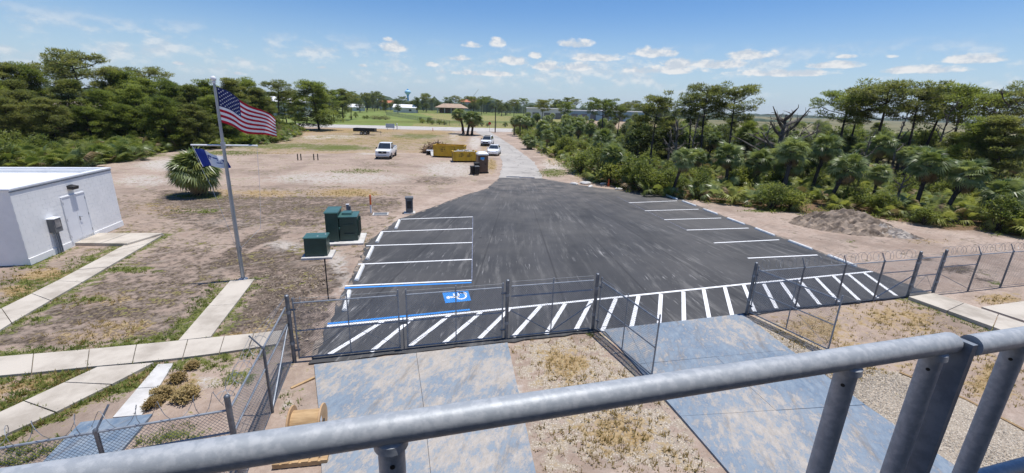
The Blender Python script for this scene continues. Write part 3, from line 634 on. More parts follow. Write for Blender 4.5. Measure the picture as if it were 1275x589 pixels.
slabs(s, [G(1222, 382, .14), G(1310, 370, .14)], [G(1290, 404, .14), G(1370, 392, .14)], lin(2), -.06, .138, 'concrete')
s = setting('gravel_edging', 'thin timber edging between gravel and dry grass')
MB().tube([(*G(1120, 464), .02), (*G(1201, 497), .02), (*G(1300, 549), .02)], .03, 4).build('edging_board', 'wood', s)

# ------------------------------------------------------------------ white block building
t = thing('block_building', 'low white painted concrete block building with flat white roof', 'building', (-20.43, 17.3, 0), math.atan2(.975, -.224))
LW, DW, HW = 6.4, 11.0, 3.2
m = MB(); th = .2
m.box((LW/2, th/2, HW/2), (LW, th, HW)); m.box((th/2, DW/2+th/2, HW/2), (th, DW-th, HW)); m.box((LW-th/2, DW/2+th/2, HW/2), (th, DW-th, HW)); m.box((LW/2, DW+th/2, HW/2), (LW, th, HW))
m.build('wall', 'bld', t)
bk = MB()
for r in range(15):
    z = .30+r*.2
    if z > HW-.28: break
    off = .2 if r % 2 else 0
    x = -off+.02
    while x < LW:
        a, b = max(x+.006, .01), min(x+.394, LW-.01)
        if b-a > .05:
            for (a2, b2) in ([(a, b)] if not (z+.19 > .2 and z < 2.36 and b > 2.47 and a < 4.01) else [(a, min(b, 2.46)), (max(a, 4.02), b)]):
                if b2-a2 > .04: bk.box(((a2+b2)/2, -.0015, z+.1), (b2-a2+.006, .009, .186))
        x += .4
    y = off
    while y < 2.4:
        bk.box((-.0015, y+.2, z+.1), (.009, .388, .188)); y += .4
stuff(bk.build('block_courses', 'bld', t))
MB().box((LW/2, -.012, .14), (LW+.03, .05, .28)).build('plinth', 'bld', t)
MB().box((LW/2, DW/2, HW-.22), (LW-2*th-.01, DW-th-.05, .06)).build('roof', 'roofw', t)
m = MB()
m.box((LW/2, th/2-.01, HW+.03), (LW+.08, th+.08, .06)); m.box((LW-th/2+.01, DW/2+th, HW+.03), (th+.08, DW-.1, .058)); m.box((th/2-.01, DW/2+th, HW+.03), (th+.08, DW-.1, .058))
m.build('coping', 'trim', t)
MB().box((LW/2, -.012, HW-.07), (LW+.02, .03, .035)).build('flashing', 'flash', t)
fr = MB()
for x, w_ in ((2.49, .05), (3.99, .05)): fr.box((x, -.02, 1.27), (w_, .07, 2.18))
fr.box((3.24, -.02, 2.38), (1.55, .07, .05)); fr.build('door_frame', 'trim', t)
for k, (a, b) in enumerate(((2.52, 3.235), (3.245, 3.965))):
    d = MB().box(((a+b)/2, -.012, 1.255), (b-a, .05, 2.19)).build('door', 'door', t)
    for z in (.5, 1.3, 2.1): MB().box((a-.005 if k == 0 else b+.005, -.045, z), (.03, .025, .12)).build('hinge', 'steel', d)
    if k: MB().box((a+.08, -.05, 1.22), (.05, .03, .2)).tube([(a+.08, -.045, 1.28), (a+.08, -.1, 1.28), (a+.2, -.1, 1.28)], .011, 6).build('handle', 'steel', d)
m = MB(); m.box((3.24, -.05, 2.78), (.16, .1, .18)); m.add([(3.05, 0, 2.86), (3.43, 0, 2.86), (3.43, -.27, 2.80), (3.05, -.27, 2.80), (3.05, 0, 2.70), (3.43, 0, 2.70), (3.43, -.24, 2.66), (3.05, -.24, 2.66)], [(0, 1, 2, 3), (7, 6, 5, 4), (0, 3, 7, 4), (1, 5, 6, 2), (3, 2, 6, 7), (1, 0, 4, 5)])
m.build('wall_lamp', 'dark', t)
b_ = MB().box((1.62, -.13, 1.32), (.44, .24, .62)).build('electric_cabinet', 'greyp', t); MB().box((1.62, -.256, 1.40), (.30, .012, .34)).box((1.62, -.268, 1.32), (.2, .012, .14)).build('cabinet_door', 'steel', b_)
MB().box((1.62, -.15, 1.64), (.48, .29, .03)).build('cabinet_top', 'trim', b_)
for dx_ in (-.09, .06, .16): MB().tube([(1.62+dx_, -.07, 0), (1.62+dx_, -.07, 1.02)], .03, 8).build('conduit', 'galv', t)

# ------------------------------------------------------------------ flagpole and flags
FX, FY = -10.91, 16.53
t = thing('flagpole', 'tall tapered aluminium flagpole with crossbar and ball finial', 'flagpole', (FX, FY, 0))
MB().tube([(0, 0, 0), (0, 0, 3), (.03, 0, 7.62)], [.075, .068, .040], 14).build('pole', 'alu', t, True)
MB().ball((.03, 0, 7.74), .095, 14).lathe([(.05, 7.58), (.06, 7.63), (.03, 7.68)], 12, (.03, 0, 0)).build('finial', 'trim', t, True)
cd = Vector((math.cos(R(14)), math.sin(R(14)), 0))
MB().tube([tuple(Vector((.02, 0, 5.39))-cd*1.06), tuple(Vector((.02, 0, 5.39))+cd*1.16)], .032, 10).build('crossbar', 'trim', t, True)
MB().lathe([(.085, 5.28), (.085, 5.50)], 12, (.02, 0, 0)).build('collar', 'alu', t, True)
MB().lathe([(.17, .0), (.17, .04), (.10, .08)], 16).build('base_flange', 'alu', t, True)
e0 = Vector((.02, 0, 5.36))+cd*1.13; e1 = Vector((.02, 0, 5.36))-cd*1.02
MB().tube([tuple(e0), tuple(e0+Vector((-.1, 0, -1.6))), tuple(e0+Vector((-.25, -.05, -3.2))), (.09, 0, 1.35)], .006, 4).build('halyard', 'trim', t)
MB().tube([tuple(e1), tuple(e1+Vector((.14, .02, -.7))), tuple(e1+Vector((.42, .05, -1.5))), (-.08, 0, 1.35)], .006, 4).build('halyard', 'trim', t)
MB().tube([(.11, -.02, 1.3), (.085, -.02, 7.5)], .004, 4).build('halyard', 'steel', t)
MB().box((.09, 0, 1.35), (.05, .03, .2)).build('cleat', 'steel', t)

# national flag: hoist along the pole, fly drooping to the right
hb, hl, droop = 7.47, 1.25, 1.10
def flagpt(u, v):            # u 0..1 to the fly, v 0..1 downwards
    x = FX+.09+1.72*u*(1-.03*math.sin(3*u)); y = FY+.55*u + .11*math.sin(u*9.0+v*1.4)*min(1, u*3) + .05*math.sin(u*17+v*3)*u
    z = hb - droop*(u**1.15) - hl*v*(1-.46*u**1.3+.0*v) + .045*math.sin(u*8+1.0)*min(1, 3*u) - .09*math.sin(PI*u)*v
    return (x, y, z)
nu, nv_ = 40, 26
m = MB(); vs = [flagpt(i/nu, j/nv_) for j in range(nv_+1) for i in range(nu+1)]
fs, ms = [], []
for j in range(nv_):
    for i in range(nu):
        fs.append((j*(nu+1)+i, (j+1)*(nu+1)+i, (j+1)*(nu+1)+i+1, j*(nu+1)+i+1))
        ms.append(2 if (i < 16 and j < 14) else ((j//2) % 2))
m.v = vs; m.f = fs; m.mi = ms
fl_ = m.build('national_flag', ['flag_r', 'flag_w', 'flag_b'], None, True)
tag(fl_, 'red and white striped flag with starred navy canton near the pole top', 'flag')
st = MB()
for r in range(9):
    for c in range(6 if r % 2 == 0 else 5):
        u0 = (.4/12)*(1+2*c+(r % 2)); v0 = (14/26)*(r+1)/10
        for side in (-1, 1):
            pts = []
            for k in range(10):
                rr_ = .028 if k % 2 == 0 else .012; a = PI/2+k*PI/5
                p = Vector(flagpt(u0+rr_*math.cos(a)/2.0, v0-rr_*math.sin(a)/1.25)); p.y += side*.006; pts.append(tuple(p))
            st.poly(pts if side < 0 else pts[::-1])
stuff(st.build('stars', 'flag_w', fl_))
# smaller house flag on the crossbar halyard
E0 = Vector((FX, FY, 0))+e1
def f2(u, v):
    return (E0.x+.05+.22*v+.86*u, E0.y+.28*u+.06*math.sin(u*8+v)*min(1, 3*u), E0.z-.10-.66*v*(1-.35*u)-.26*u+.05*math.sin(u*6))
m = MB(); nu, nv2 = 24, 10
m.v = [f2(i/nu, j/nv2) for j in range(nv2+1) for i in range(nu+1)]
for j in range(nv2):
    for i in range(nu):
        m.f.append((j*(nu+1)+i, (j+1)*(nu+1)+i, (j+1)*(nu+1)+i+1, j*(nu+1)+i+1)); m.mi.append(0 if (i < 8 or (i > 19 and j > 2)) else 1)
f2o = m.build('house_flag', ['flag_b2', 'flag_w'], None, True); tag(f2o, 'small blue and white flag hanging from the flagpole crossbar', 'flag')
em = MB()
for (u0, v0, u1, v1) in ((.42, .22, .55, .34), (.46, .38, .70, .46), (.58, .24, .72, .34), (.44, .50, .76, .56), (.62, .60, .78, .66), (.36, .30, .42, .52)):
    q = [Vector(f2(*p)) for p in ((u0, v0), (u0, v1), (u1, v1), (u1, v0))]
    em.poly([(p.x, p.y-.008, p.z) for p in q]); em.poly([(p.x, p.y+.008, p.z) for p in q[::-1]])
stuff(em.build('emblem', 'flag_b2', f2o))
MB().tube([tuple(E0+Vector((.0, 0, -.02))), tuple(Vector(f2(0, 0))), tuple(Vector(f2(0, 1)))], .009, 5).build('heading_rope', 'trim', f2o)

# ------------------------------------------------------------------ electrical boxes
def pt(p): return (*G(*p), 0)
AX = R(13)
t = thing('pad_transformer', 'low dark green metal utility box on its own small concrete pad', 'transformer', (-9.25, 19.75, 0), AX)
MB().box((.05, -.05, .03), (1.35, 1.15, .10)).build('pad', 'concrete_w', t)
MB().box((0, 0, .08+.44), (1.0, .8, .86), taper=.98).build('cabinet', 'tgreen', t, bevel=.015)
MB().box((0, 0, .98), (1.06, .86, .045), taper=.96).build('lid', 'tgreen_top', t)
for q in ((.1, -.2), (.4, .1)): MB().box((*q, 1.006), (.06, .05, .02)).build('lid_lock', 'trim', t)
MB().box((.44, -.405, .55), (.03, .02, .12)).build('latch', 'dark', t)
t = thing('pad_transformer', 'tall two-part dark green transformer cabinet with cooling fins', 'transformer', (-9.05, 22.35, 0), AX)
MB().box((.15, -.1, .04), (2.0, 1.95, .10)).build('pad', 'concrete_w', t)
MB().box((-.38, 0, .09+.76), (.62, 1.35, 1.52)).build('cabinet', 'tgreen', t, bevel=.015)
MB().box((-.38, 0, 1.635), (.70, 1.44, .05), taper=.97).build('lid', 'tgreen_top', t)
tk = MB().box((.40, .02, .09+.62), (.90, 1.2, 1.24)).build('tank', 'tgreen', t, bevel=.015)
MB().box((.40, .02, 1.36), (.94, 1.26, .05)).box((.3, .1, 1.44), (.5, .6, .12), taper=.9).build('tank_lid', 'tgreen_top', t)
for k in range(7): MB().box((.88, -.42+k*.14, .75), (.10, .03, .85)).build('cooling_fin', 'tgreen', tk)
for q in (.95, .45): MB().box((.42, -.60, q), (.5, .06, .08)).build('rib', 'tgreen', tk)
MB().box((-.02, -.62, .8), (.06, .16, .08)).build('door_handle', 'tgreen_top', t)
t = thing('grey_post', 'square grey metal post standing behind the tall transformer', 'post', (*G(435, 286), 0), AX)
MB().box((0, 0, .74), (.14, .14, 1.48)).build('shaft', 'galv', t); MB().box((0, 0, 1.495), (.17, .17, .03)).build('cap', 'trim', t); MB().box((.11, 0, 1.25), (.1, .16, .3)).build('meter_box', 'greyp', t)
t = thing('marker_post', 'orange and white utility marker post between grey post and grey bin', 'marker post', (*G(462, 265), 0))
MB().tube([(0, 0, 0), (0, 0, .55)], .05, 10).build('white_sleeve', 'whitep', t, True); MB().tube([(0, 0, .551), (0, 0, 1.18)], .057, 10).build('orange_sleeve', 'orange', t, True); MB().ball((0, 0, 1.18), (.057, .057, .05), 10).build('cap', 'orange', t, True)
t = thing('utility_pedestal', 'grey rectangular utility pedestal beside the lot corner', 'pedestal', (*G(510, 265), 0), AX)
MB().box((0, 0, .02), (.75, .7, .06)).build('pad', 'concrete_w', t); MB().box((0, 0, .52), (.46, .42, .96), taper=1.06).build('body', 'greyp', t, bevel=.02); MB().box((0, 0, 1.05), (.56, .52, .11), taper=.94).build('lid', 'greyp', t, bevel=.02); MB().box((0, -.225, .6), (.3, .012, .5)).build('door', 'dark', t)
t = thing('stake', 'thin black metal stake stuck in the soil behind the gate', 'stake', (*G(409, 373), 0))
MB().tube([(0, 0, 0), (.0, 0, 1.62)], .022, 6).build('rod', 'black', t); MB().box((0, 0, 1.55), (.05, .03, .12)).build('clip', 'black', t)
t = thing('manhole_cover', 'pale square utility cover lying in the sand near the marker post', 'utility cover', (*G(474, 267), 0), AX)
MB().box((0, 0, .02), (1.0, .7, .06)).build('frame', 'concrete_w', t); MB().box((0, 0, .055), (.84, .54, .012)).build('lid', 'greyp', t)

# ------------------------------------------------------------------ chain-link fences and gates
def chain(mb, p0, p1, z0, z1, s=.072, r=.0033):
    p0, p1 = Vector(p0), Vector(p1); d = (p1-p0); L = d.length; d = d/L; n = Vector((-d.y, d.x)); h = z1-z0
    k = -h
    while k < L:
        for sgn in (1, -1):
            a = (k, z0) if sgn > 0 else (k, z1); t0, t1 = max(0, -k), min(h, L-k)
            if t1-t0 > .02:
                q = [(a[0]+t_, a[1]+sgn*t_) for t_ in (t0, t1)]
                ofs = .003*sgn
                vs = []
                for (xx, zz) in q:
                    b = p0+d*xx+n*ofs
                    for (a1, c1_) in ((0, r), (.87*r, -.5*r), (-.87*r, -.5*r)):
                        vs.append((b.x+n.x*a1-d.x*c1_*sgn*.7, b.y+n.y*a1-d.y*c1_*sgn*.7, zz+c1_*.7))
                mb.add(vs, [(0, 1, 4, 3), (1, 2, 5, 4), (2, 0, 3, 5)])
        k += s
def razor(mb, p0, p1, z, rad=.20, pitch=.30, r=.0055):
    p0, p1 = Vector(p0), Vector(p1); d = p1-p0; L = d.length; d /= L; n = Vector((-d.y, d.x)); N = int(L/pitch*11); pts = []
    rr_ = random.Random(int(L*100))
    for i in range(N+1):
        a = 2*PI*i/11; jit = .04*math.sin(i*.37)+.03*math.sin(i*.11); b = p0+d*(L*i/N + .07*math.sin(a*.5+jit*9))
        rr2 = rad*(1+jit); pts.append((b.x+n.x*rr2*.75*math.cos(a), b.y+n.y*rr2*.75*math.cos(a), z+rr2*math.sin(a)))
    mb.tube(pts, r, 3)
    for i in range(3, N, 4):                                # the blades
        p = Vector(pts[i]); q = Vector((rr_.uniform(-1, 1), rr_.uniform(-1, 1), rr_.uniform(-1, 1))).normalized()*.035
        mb.add([tuple(p+q), tuple(p-q), tuple(p+Vector((.008, .008, .008)))], [(0, 1, 2)])
def v3(p, z): return (p[0], p[1], z)
def pipe(t, name, p, q, r=.024, mat='galv', n=8): return MB().tube([p, q], r, n).build(name, mat, t, True)
def post(t, p, h, r=.04, arm=None, name='post', mat='galv_d'):
    o = MB().tube([v3(p, -.05), v3(p, h)], r, 10).build(name, mat, t, True)
    MB().lathe([(r*1.15, h), (r*1.1, h+.03), (r*.4, h+.055)], 10, (p[0], p[1], 0)).build('cap', mat, o, True)
    if arm: MB().tube([v3(p, h), (p[0]+arm[0], p[1]+arm[1], h+.30)], .018, 6).build('barb_arm', mat, o)
    return o
FA = Vector((-6.05, 10.84)); FU = Vector((math.cos(R(15.27)), math.sin(R(15.27)))); FN = Vector((FU.y, -FU.x))   # FN points to the camera side
def onf(x): return FA+FU*((x-FA.x)/FU.x)
def leaf(label, hinge, free, z0=.10, z1=1.80, mid=1, rails=(.95,), diag=True, group='chain-link gate leaves'):
    t = thing('gate_leaf', label, 'gate', (*hinge, 0), 0, group, True)
    hinge, free = Vector(hinge), Vector(free); d = (free-hinge)
    for nm, z in (('top_rail', z1), ('bottom_rail', z0)): pipe(t, nm, v3(hinge, z), v3(free, z))
    for z in rails: pipe(t, 'middle_rail', v3(hinge, z), v3(free, z), .02)
    pipe(t, 'stile', v3(hinge, z0-.02), v3(hinge, z1+.15)); pipe(t, 'stile', v3(free, z0-.02), v3(free, z1+.18))
    for k in range(mid): q = hinge+d*(k+1)/(mid+1); pipe(t, 'stile', v3(q, z0), v3(q, z1+.17), .018)
    if diag:
        a, b = hinge+d*.02, hinge+d*.5
        pipe(t, 'truss_rod', v3(a, z0+.05), v3(b, rails[0] if rails else z1), .006, 'wire', 5); pipe(t, 'truss_rod', v3(free, z0+.05), v3(b, rails[0] if rails else z1), .006, 'wire', 5)
    m = MB(); chain(m, hinge, free, z0, z1); stuff(m.build('wire_mesh', 'wire', t))
    wr = MB()
    for z in (z1+.06, z1+.13): wr.tube([v3(hinge, z), v3(hinge+d*.5, z-.01), v3(free, z)], .004, 4)
    stuff(wr.build('barbed_strands', 'wire', t))
    for z in (z0+.25, z1-.2): MB().tube([v3(hinge-d.normalized()*.09, z), v3(hinge+d.normalized()*.05, z)], .032, 8).build('hinge', 'galv_d', t)
    return t
def gpost(x, label, h=2.02, r=.055):
    p = onf(x); t = thing('gate_post', label, 'post', (p.x, p.y, 0), 0, 'gate posts of the front fence', True)
    MB().tube([v3(p, -.05), v3(p, h)], r, 12).build('shaft', 'galv_d', t, True); MB().ball((p.x, p.y, h), (r*1.1, r*1.1, .04), 10).build('cap', 'galv_d', t, True)
    for z in (.55, 1.5): MB().lathe([(r*1.2, z), (r*1.2, z+.08)], 10, (p.x, p.y, 0)).build('clamp', 'galv', t)
gpost(-6.05, 'grey corner gate post where the front and left fences meet')
leaf('left leaf of the closed double gate in front of the accessible stall', onf(-5.92), onf(-3.24))
leaf('right leaf of the closed double gate in front of the accessible stall', onf(-.22), onf(-3.02))
MB_ = MB()
gpost(-.08, 'grey post on the right side of the closed double gate')
t = thing('drop_rod', 'upright drop rod locking the two closed gate leaves together', 'gate latch', (*onf(-3.13), 0), 0, None, True)
pp = onf(-3.13)+FN*.04; MB().tube([v3(pp, .0), v3(pp, 1.1)], .016, 8).build('rod', 'galv_d', t); MB().box((pp.x, pp.y, .95), (.2, .08, .1), R(15)).build('latch_plate', 'galv_d', t)
# fixed panel between the closed gate and the open gateway
t = thing('fence_panel', 'chain-link panel with diagonal braces left of the open gateway', 'fence', (*onf(.05), 0), 0, None, True)
a, b = onf(.04), onf(2.70); c = (a+b)/2
for nm, z in (('top_rail', 1.82), ('middle_rail', 1.48), ('bottom_rail', .09)): pipe(t, nm, v3(a, z), v3(b, z))
pipe(t, 'stile', v3(c, .08), v3(c, 2.0), .02)
pipe(t, 'brace', v3(c, .12), v3(b, 1.0), .018); pipe(t, 'brace', v3(c, .12), v3(a, 1.0), .018)
m = MB(); chain(m, a, b, .08, 1.82); stuff(m.build('wire_mesh', 'wire', t))
m = MB()
for z in (1.9, 1.98): m.tube([v3(a, z), v3(b, z)], .004, 4)
stuff(m.build('barbed_strands', 'wire', t))
gpost(2.82, 'grey hinge post on the left side of the open gateway')
leaf('gate leaf swung open towards the tower beside the gravel strip', onf(2.95)+FN*.05, Vector((4.02, 10.62)), z1=1.78, rails=(.95,))
gpost(8.83, 'grey hinge post on the right side of the open gateway')
leaf('gate leaf swung open over the pale gravel on the right', onf(8.90)+FN*.06, Vector((10.12, 12.35)), z1=1.78, rails=(.95,))
# right run with coiled wire
RUN = [(8.9, None), (11.0, 1), (12.95, 1), (14.85, 1), (16.55, None)]
t = thing('chain_link_fence', 'chain-link fence with coiled razor wire in front of the striped hatching', 'fence', (*onf(8.9), 0), 0, None, True)
AR = FN*-.16
for x, f_ in RUN:
    if f_: post(t, onf(x), 1.72, .034, (AR.x, AR.y))
pipe(t, 'top_rail', v3(onf(8.9), 1.70), v3(onf(16.6), 1.70), .022); pipe(t, 'middle_rail', v3(onf(14.85), 1.2), v3(onf(16.6), 1.2), .02); pipe(t, 'middle_rail', v3(onf(8.9), 1.2), v3(onf(11.0), 1.2), .02)
pipe(t, 'brace', v3(onf(14.85), .1), v3(onf(16.55), .95), .02); pipe(t, 'tension_wire', v3(onf(8.9), .06), v3(onf(16.6), .06), .006)
m = MB(); chain(m, onf(8.9), onf(16.6), .04, 1.70, .085); stuff(m.build('wire_mesh', 'wire', t))
m = MB(); razor(m, onf(9.0)-FN*.08, onf(16.5)-FN*.08, 1.93, .19); stuff(m.build('razor_wire', 'wire', t))
gpost(16.66, 'grey left post of the small gate above the raised walk', 2.0)
gpost(18.07, 'grey right post of the small gate above the raised walk', 2.0)
leaf('narrow closed chain-link gate across the raised concrete walk', onf(16.78), onf(17.95), z0=.2, z1=1.72, mid=0, rails=(.95,), group='chain-link gate leaves')
t = thing('chain_link_fence', 'chain-link fence with coiled razor wire running out to the right edge', 'fence', (*onf(18.15), 0), 0, None, True)
for x in (20.15, 22.15, 24.3, 26.5): post(t, onf(x), 1.72, .034, (AR.x, AR.y))
pipe(t, 'top_rail', v3(onf(18.15), 1.70), v3(onf(28), 1.70), .022); pipe(t, 'middle_rail', v3(onf(18.15), 1.25), v3(onf(20.15), 1.25), .02); pipe(t, 'brace', v3(onf(18.1), .95), v3(onf(20.15), .1), .012); pipe(t, 'tension_wire', v3(onf(18.15), .06), v3(onf(28), .06), .006)
m = MB(); chain(m, onf(18.15), onf(28), .04, 1.70, .1); stuff(m.build('wire_mesh', 'wire', t))
m = MB(); razor(m, onf(18.15)-FN*.08, onf(28)-FN*.08, 1.93, .19); stuff(m.build('razor_wire', 'wire', t))
# left side fence running towards the tower
K0, K1, K2 = Vector((-6.1, 10.80)), Vector((-5.53, 8.70)), Vector((-5.02, 6.66))
t = thing('chain_link_fence', 'chain-link side fence running from the corner post towards the tower', 'fence', (*K0, 0), 0, None, True)
for p in (K1,): post(t, p, 1.72, .034, (-.30, .02))
for nm, z in (('top_rail', 1.70), ('middle_rail', 1.20)): pipe(t, nm, v3(K0, z), v3(K2, z), .022)
pipe(t, 'brace', v3(K0, 1.15), v3(K1, .08), .022); pipe(t, 'tension_wire', v3(K0, .05), v3(K2, .05), .006)
m = MB(); chain(m, K0, K2, .04, 1.70, .072); stuff(m.build('wire_mesh', 'wire', t))
m = MB()
for k in (1, 2, 3): m.tube([v3(K0, 2.0-.09*k*.2), (K1.x-.09*k, K1.y, 1.74+.085*k), (K2.x-.05*k, K2.y, 1.74+.05*k)], .0045, 4)
stuff(m.build('barbed_strands', 'wire', t))
m = MB(); razor(m, K1+Vector((-.1, .1)), K2+Vector((-.1, 0)), 1.9, .17, .5); razor(m, K0+Vector((.15, -.05)), K0+Vector((.55, .06)), 1.85, .17, .25); stuff(m.build('razor_wire', 'wire', t))
t = thing('corner_post', 'round corner post of the low left fence beside the handrail', 'post', (*K2, 0), 0, None, True)
MB().tube([v3(K2, -.05), v3(K2, 1.98)], .05, 12).build('shaft', 'galv_d', t, True); MB().ball((K2.x, K2.y, 1.98), (.055, .055, .05), 10).build('cap', 'galv_d', t, True)
L1 = Vector((-6.84, 6.01)); L2 = K2+(L1-K2)*3.2
t = thing('chain_link_fence', 'chain-link fence with loose wire loops across the bottom left corner', 'fence', (*K2, 0), 0, None, True)
for k in (1, 2.05, 3.1): p = K2+(L1-K2)*k; post(t, p, 1.72, .034, (.02, .30))
pipe(t, 'top_rail', v3(K2, 1.70), v3(L2, 1.70), .022); pipe(t, 'middle_rail', v3(K2, 1.22), v3(L1, 1.22), .022); pipe(t, 'tension_wire', v3(K2, .05), v3(L2, .05), .006)
m = MB(); chain(m, K2, L2, .04, 1.70, .072); stuff(m.build('wire_mesh', 'wire', t))
m = MB(); razor(m, K2+Vector((-.1, .1)), L2+Vector((0, .1)), 1.82, .19, .42); stuff(m.build('razor_wire', 'wire', t))

# ------------------------------------------------------------------ cable spool on a pallet
t = thing('pallet', 'wooden shipping pallet under the cable spool', 'pallet', (-4.22, 7.62, 0), R(10))
for k in range(3): MB().box((0, -.45+k*.45, .05), (1.05, .09, .09)).build('stringer', 'wood', t)
for k in range(6): MB().box((-.46+k*.184, 0, .107), (.13, 1.0, .02)).build('deck_board', 'wood', t)
t = thing('cable_spool', 'plywood cable spool lying on its rim with orange core', 'cable spool', (-4.27, 7.85, .118), R(10))
Mx = Matrix.Rotation(PI/2, 3, 'Y'); rd = .37
for sx in (-1, 1): MB().lathe([(.05, -.02), (rd-.01, -.02), (rd, -.01), (rd, .01), (rd-.01, .02), (.05, .02)], 28, (sx*.31, 0, rd), Mx).build('flange', 'wood2', t, True)
MB().lathe([(.26, -.285), (.26, .285)], 24, (0, 0, rd), Mx).build('drum', 'wood', t, True)
for sx in (-1, 1): MB().lathe([(.055, -.03), (.055, .03)], 10, (sx*.315, 0, rd), Mx).build('hub', 'dark', t, True)
MB().box((.08, -.262, rd+.02), (.18, .006, .14)).build('paper_label', 'whitep', t)
MB().add([(.333, -.22, rd+.1), (.333, -.10, rd+.1), (.333, -.10, rd+.22), (.333, -.22, rd+.22)], [(0, 1, 2, 3)]).build('paper_label', 'whitep', t)
t = thing('board', 'short loose timber offcut lying beside the corner post', 'board', (-5.35, 9.85, 0), R(52)); MB().box((0, 0, .02), (.62, .07, .035)).box((.3, 0, .02), (.02, .071, .036)).build('plank', 'wood', t)

# ------------------------------------------------------------------ tower platform with its handrail (the camera stands on it)
ZR = H-.5; rc = .0245
def onrail(x, y, z=ZR): p = G(x, y, z); return Vector((p[0], p[1]))
ra, rb = onrail(300, 561), onrail(1155, 430); ud = (rb-ra).normalized(); nd = Vector((ud.y, -ud.x))
t = thing('lookout_platform', 'galvanised pipe handrail and posts of the lookout tower platform', 'railing', (ra.x, ra.y, 0), 0, None, True)
r0 = ra-ud*1.6; r1 = onrail(1186, 426); r2 = onrail(1206, 427)+nd*.004; r3 = r2+ud*1.8
def rail3(p, z): return (p.x, p.y, z)
MB().tube([rail3(r0, ZR), rail3(r1-ud*.012, ZR)], rc, 24).build('handrail', 'rail', t, True)
MB().ball(rail3(r1-ud*.012, ZR), (rc*1.0, rc*1.0, rc*1.0), 20).build('handrail_end', 'rail', t, True)
MB().tube([rail3(r2, ZR-.004), rail3(r3, ZR-.004)], rc, 24).build('handrail', 'rail', t, True)
DECK = ZR-1.07
def rpost(p, r=.0215, name='rail_post', top=ZR-.012):
    o = MB().tube([rail3(p, DECK), rail3(p, top)], r, 20).build(name, 'rail', t, True)
    MB().lathe([(r*1.28, top-.020), (r*1.22, top-.006), (r*1.0, top-.002)], 20, (p.x, p.y, 0)).build('weld', 'rail', o, True)
    h = Vector((p.x, p.y))-Vector((0, 0)); h = -h.normalized(); c_ = Vector((p.x+h.x*(r*.96), p.y+h.y*(r*.96), top-.045))
    rq = Vector((h.x, h.y, 0)).to_track_quat('Z', 'Y').to_matrix()
    MB().lathe([(.004, 0), (.004, .002)], 10, tuple(c_), rq).build('vent_hole', 'black', o)
for x, y in ((486, 533), (1059, 446), (1166, 429)): rpost(onrail(x, y))
rpost(onrail(486, 533)-ud*.62)
pq = onrail(1197, 428)+nd*.002
MB().box((pq.x, pq.y, (DECK+ZR)/2+.005), (.016, .046, ZR-DECK+.01), math.atan2(ud.y, ud.x)).build('flat_post', 'rail_d', t)
MB().box((pq.x+.021*ud.x, pq.y+.021*ud.y, (DECK+ZR)/2), (.030, .012, ZR-DECK-.02), math.atan2(ud.y, ud.x)).build('flat_post', 'rail_d', t)
for k in (.175, .60, 1.0): rpost(r2+ud*k)
MB().tube([rail3(r2+ud*.03, ZR-.45), rail3(r3, ZR-.45)], .019, 16).build('middle_rail', 'rail', t, True); MB().tube([rail3(r0, ZR-.55), rail3(r1, ZR-.55)], .019, 16).build('middle_rail', 'rail', t, True)
dk = MB(); q0, q1 = r0+nd*0, r3; dk.prism([tuple(q0-ud*0+nd*(-.03)), tuple(q1+nd*(-.03)), tuple(q1+nd*3.4), tuple(q0+nd*3.4)], DECK-.05, DECK); dk.build('deck', 'lightblock', t)
tcn = (ra+rb)/2+nd*3.3
MB().lathe([(2.6, 0), (2.35, DECK-.4), (2.3, 12.5), (2.3, 13)], 32, (tcn.x, tcn.y, 0)).build('sky_blocker', 'lightblock', t, True)  # unseen drum added behind the camera to keep sky light off the posts
for p in (r0+ud*.2+nd*.4, r3-ud*.2+nd*.4, r0+ud*.2+nd*2.2, r3-ud*.2+nd*2.2): MB().box((p.x, p.y, (DECK-.05)/2), (.2, .2, DECK-.05), math.atan2(ud.y, ud.x)).build('leg', 'rail_d', t)

# ------------------------------------------------------------------ vehicles (local +x is forward)
def loft(mb, st, mi=0, caps=True):
    n = len(st[0]); vs = [p for s_ in st for p in s_]; fs = []
    for i in range(len(st)-1):
        for k in range(n): fs.append((i*n+k, (i+1)*n+k, (i+1)*n+(k+1) % n, i*n+(k+1) % n))
    if caps: fs += [tuple(range(n)), tuple(range((len(st)-1)*n, len(st)*n))[::-1]]
    return mb.add(vs, fs, mi)
def section(x, w, z0, z1, tw=.94):
    zm = z0+(z1-z0)*.5
    return [(x, -w*.90, z0), (x, w*.90, z0), (x, w*.985, z0+.12), (x, w, zm), (x, w*.985, z1-.08), (x, w*tw, z1), (x, -w*tw, z1), (x, -w*.985, z1-.08), (x, -w, zm), (x, -w*.985, z0+.12)]
def wheel(t, x, y, r, w=.22):
    Mr = Matrix.Rotation(PI/2, 3, 'X')
    o = MB().lathe([(r*.6, -w/2), (r*.93, -w/2), (r, -w*.3), (r, w*.3), (r*.93, w/2), (r*.6, w/2)], 20, (x, y, r), Mr).build('tyre', 'rubber', t, True)
    MB().lathe([(r*.62, -w/2-.005), (r*.2, -w/2-.012), (r*.2, w/2+.012), (r*.62, w/2+.005)], 14, (x, y, r), Mr).build('rim', 'steel', o)
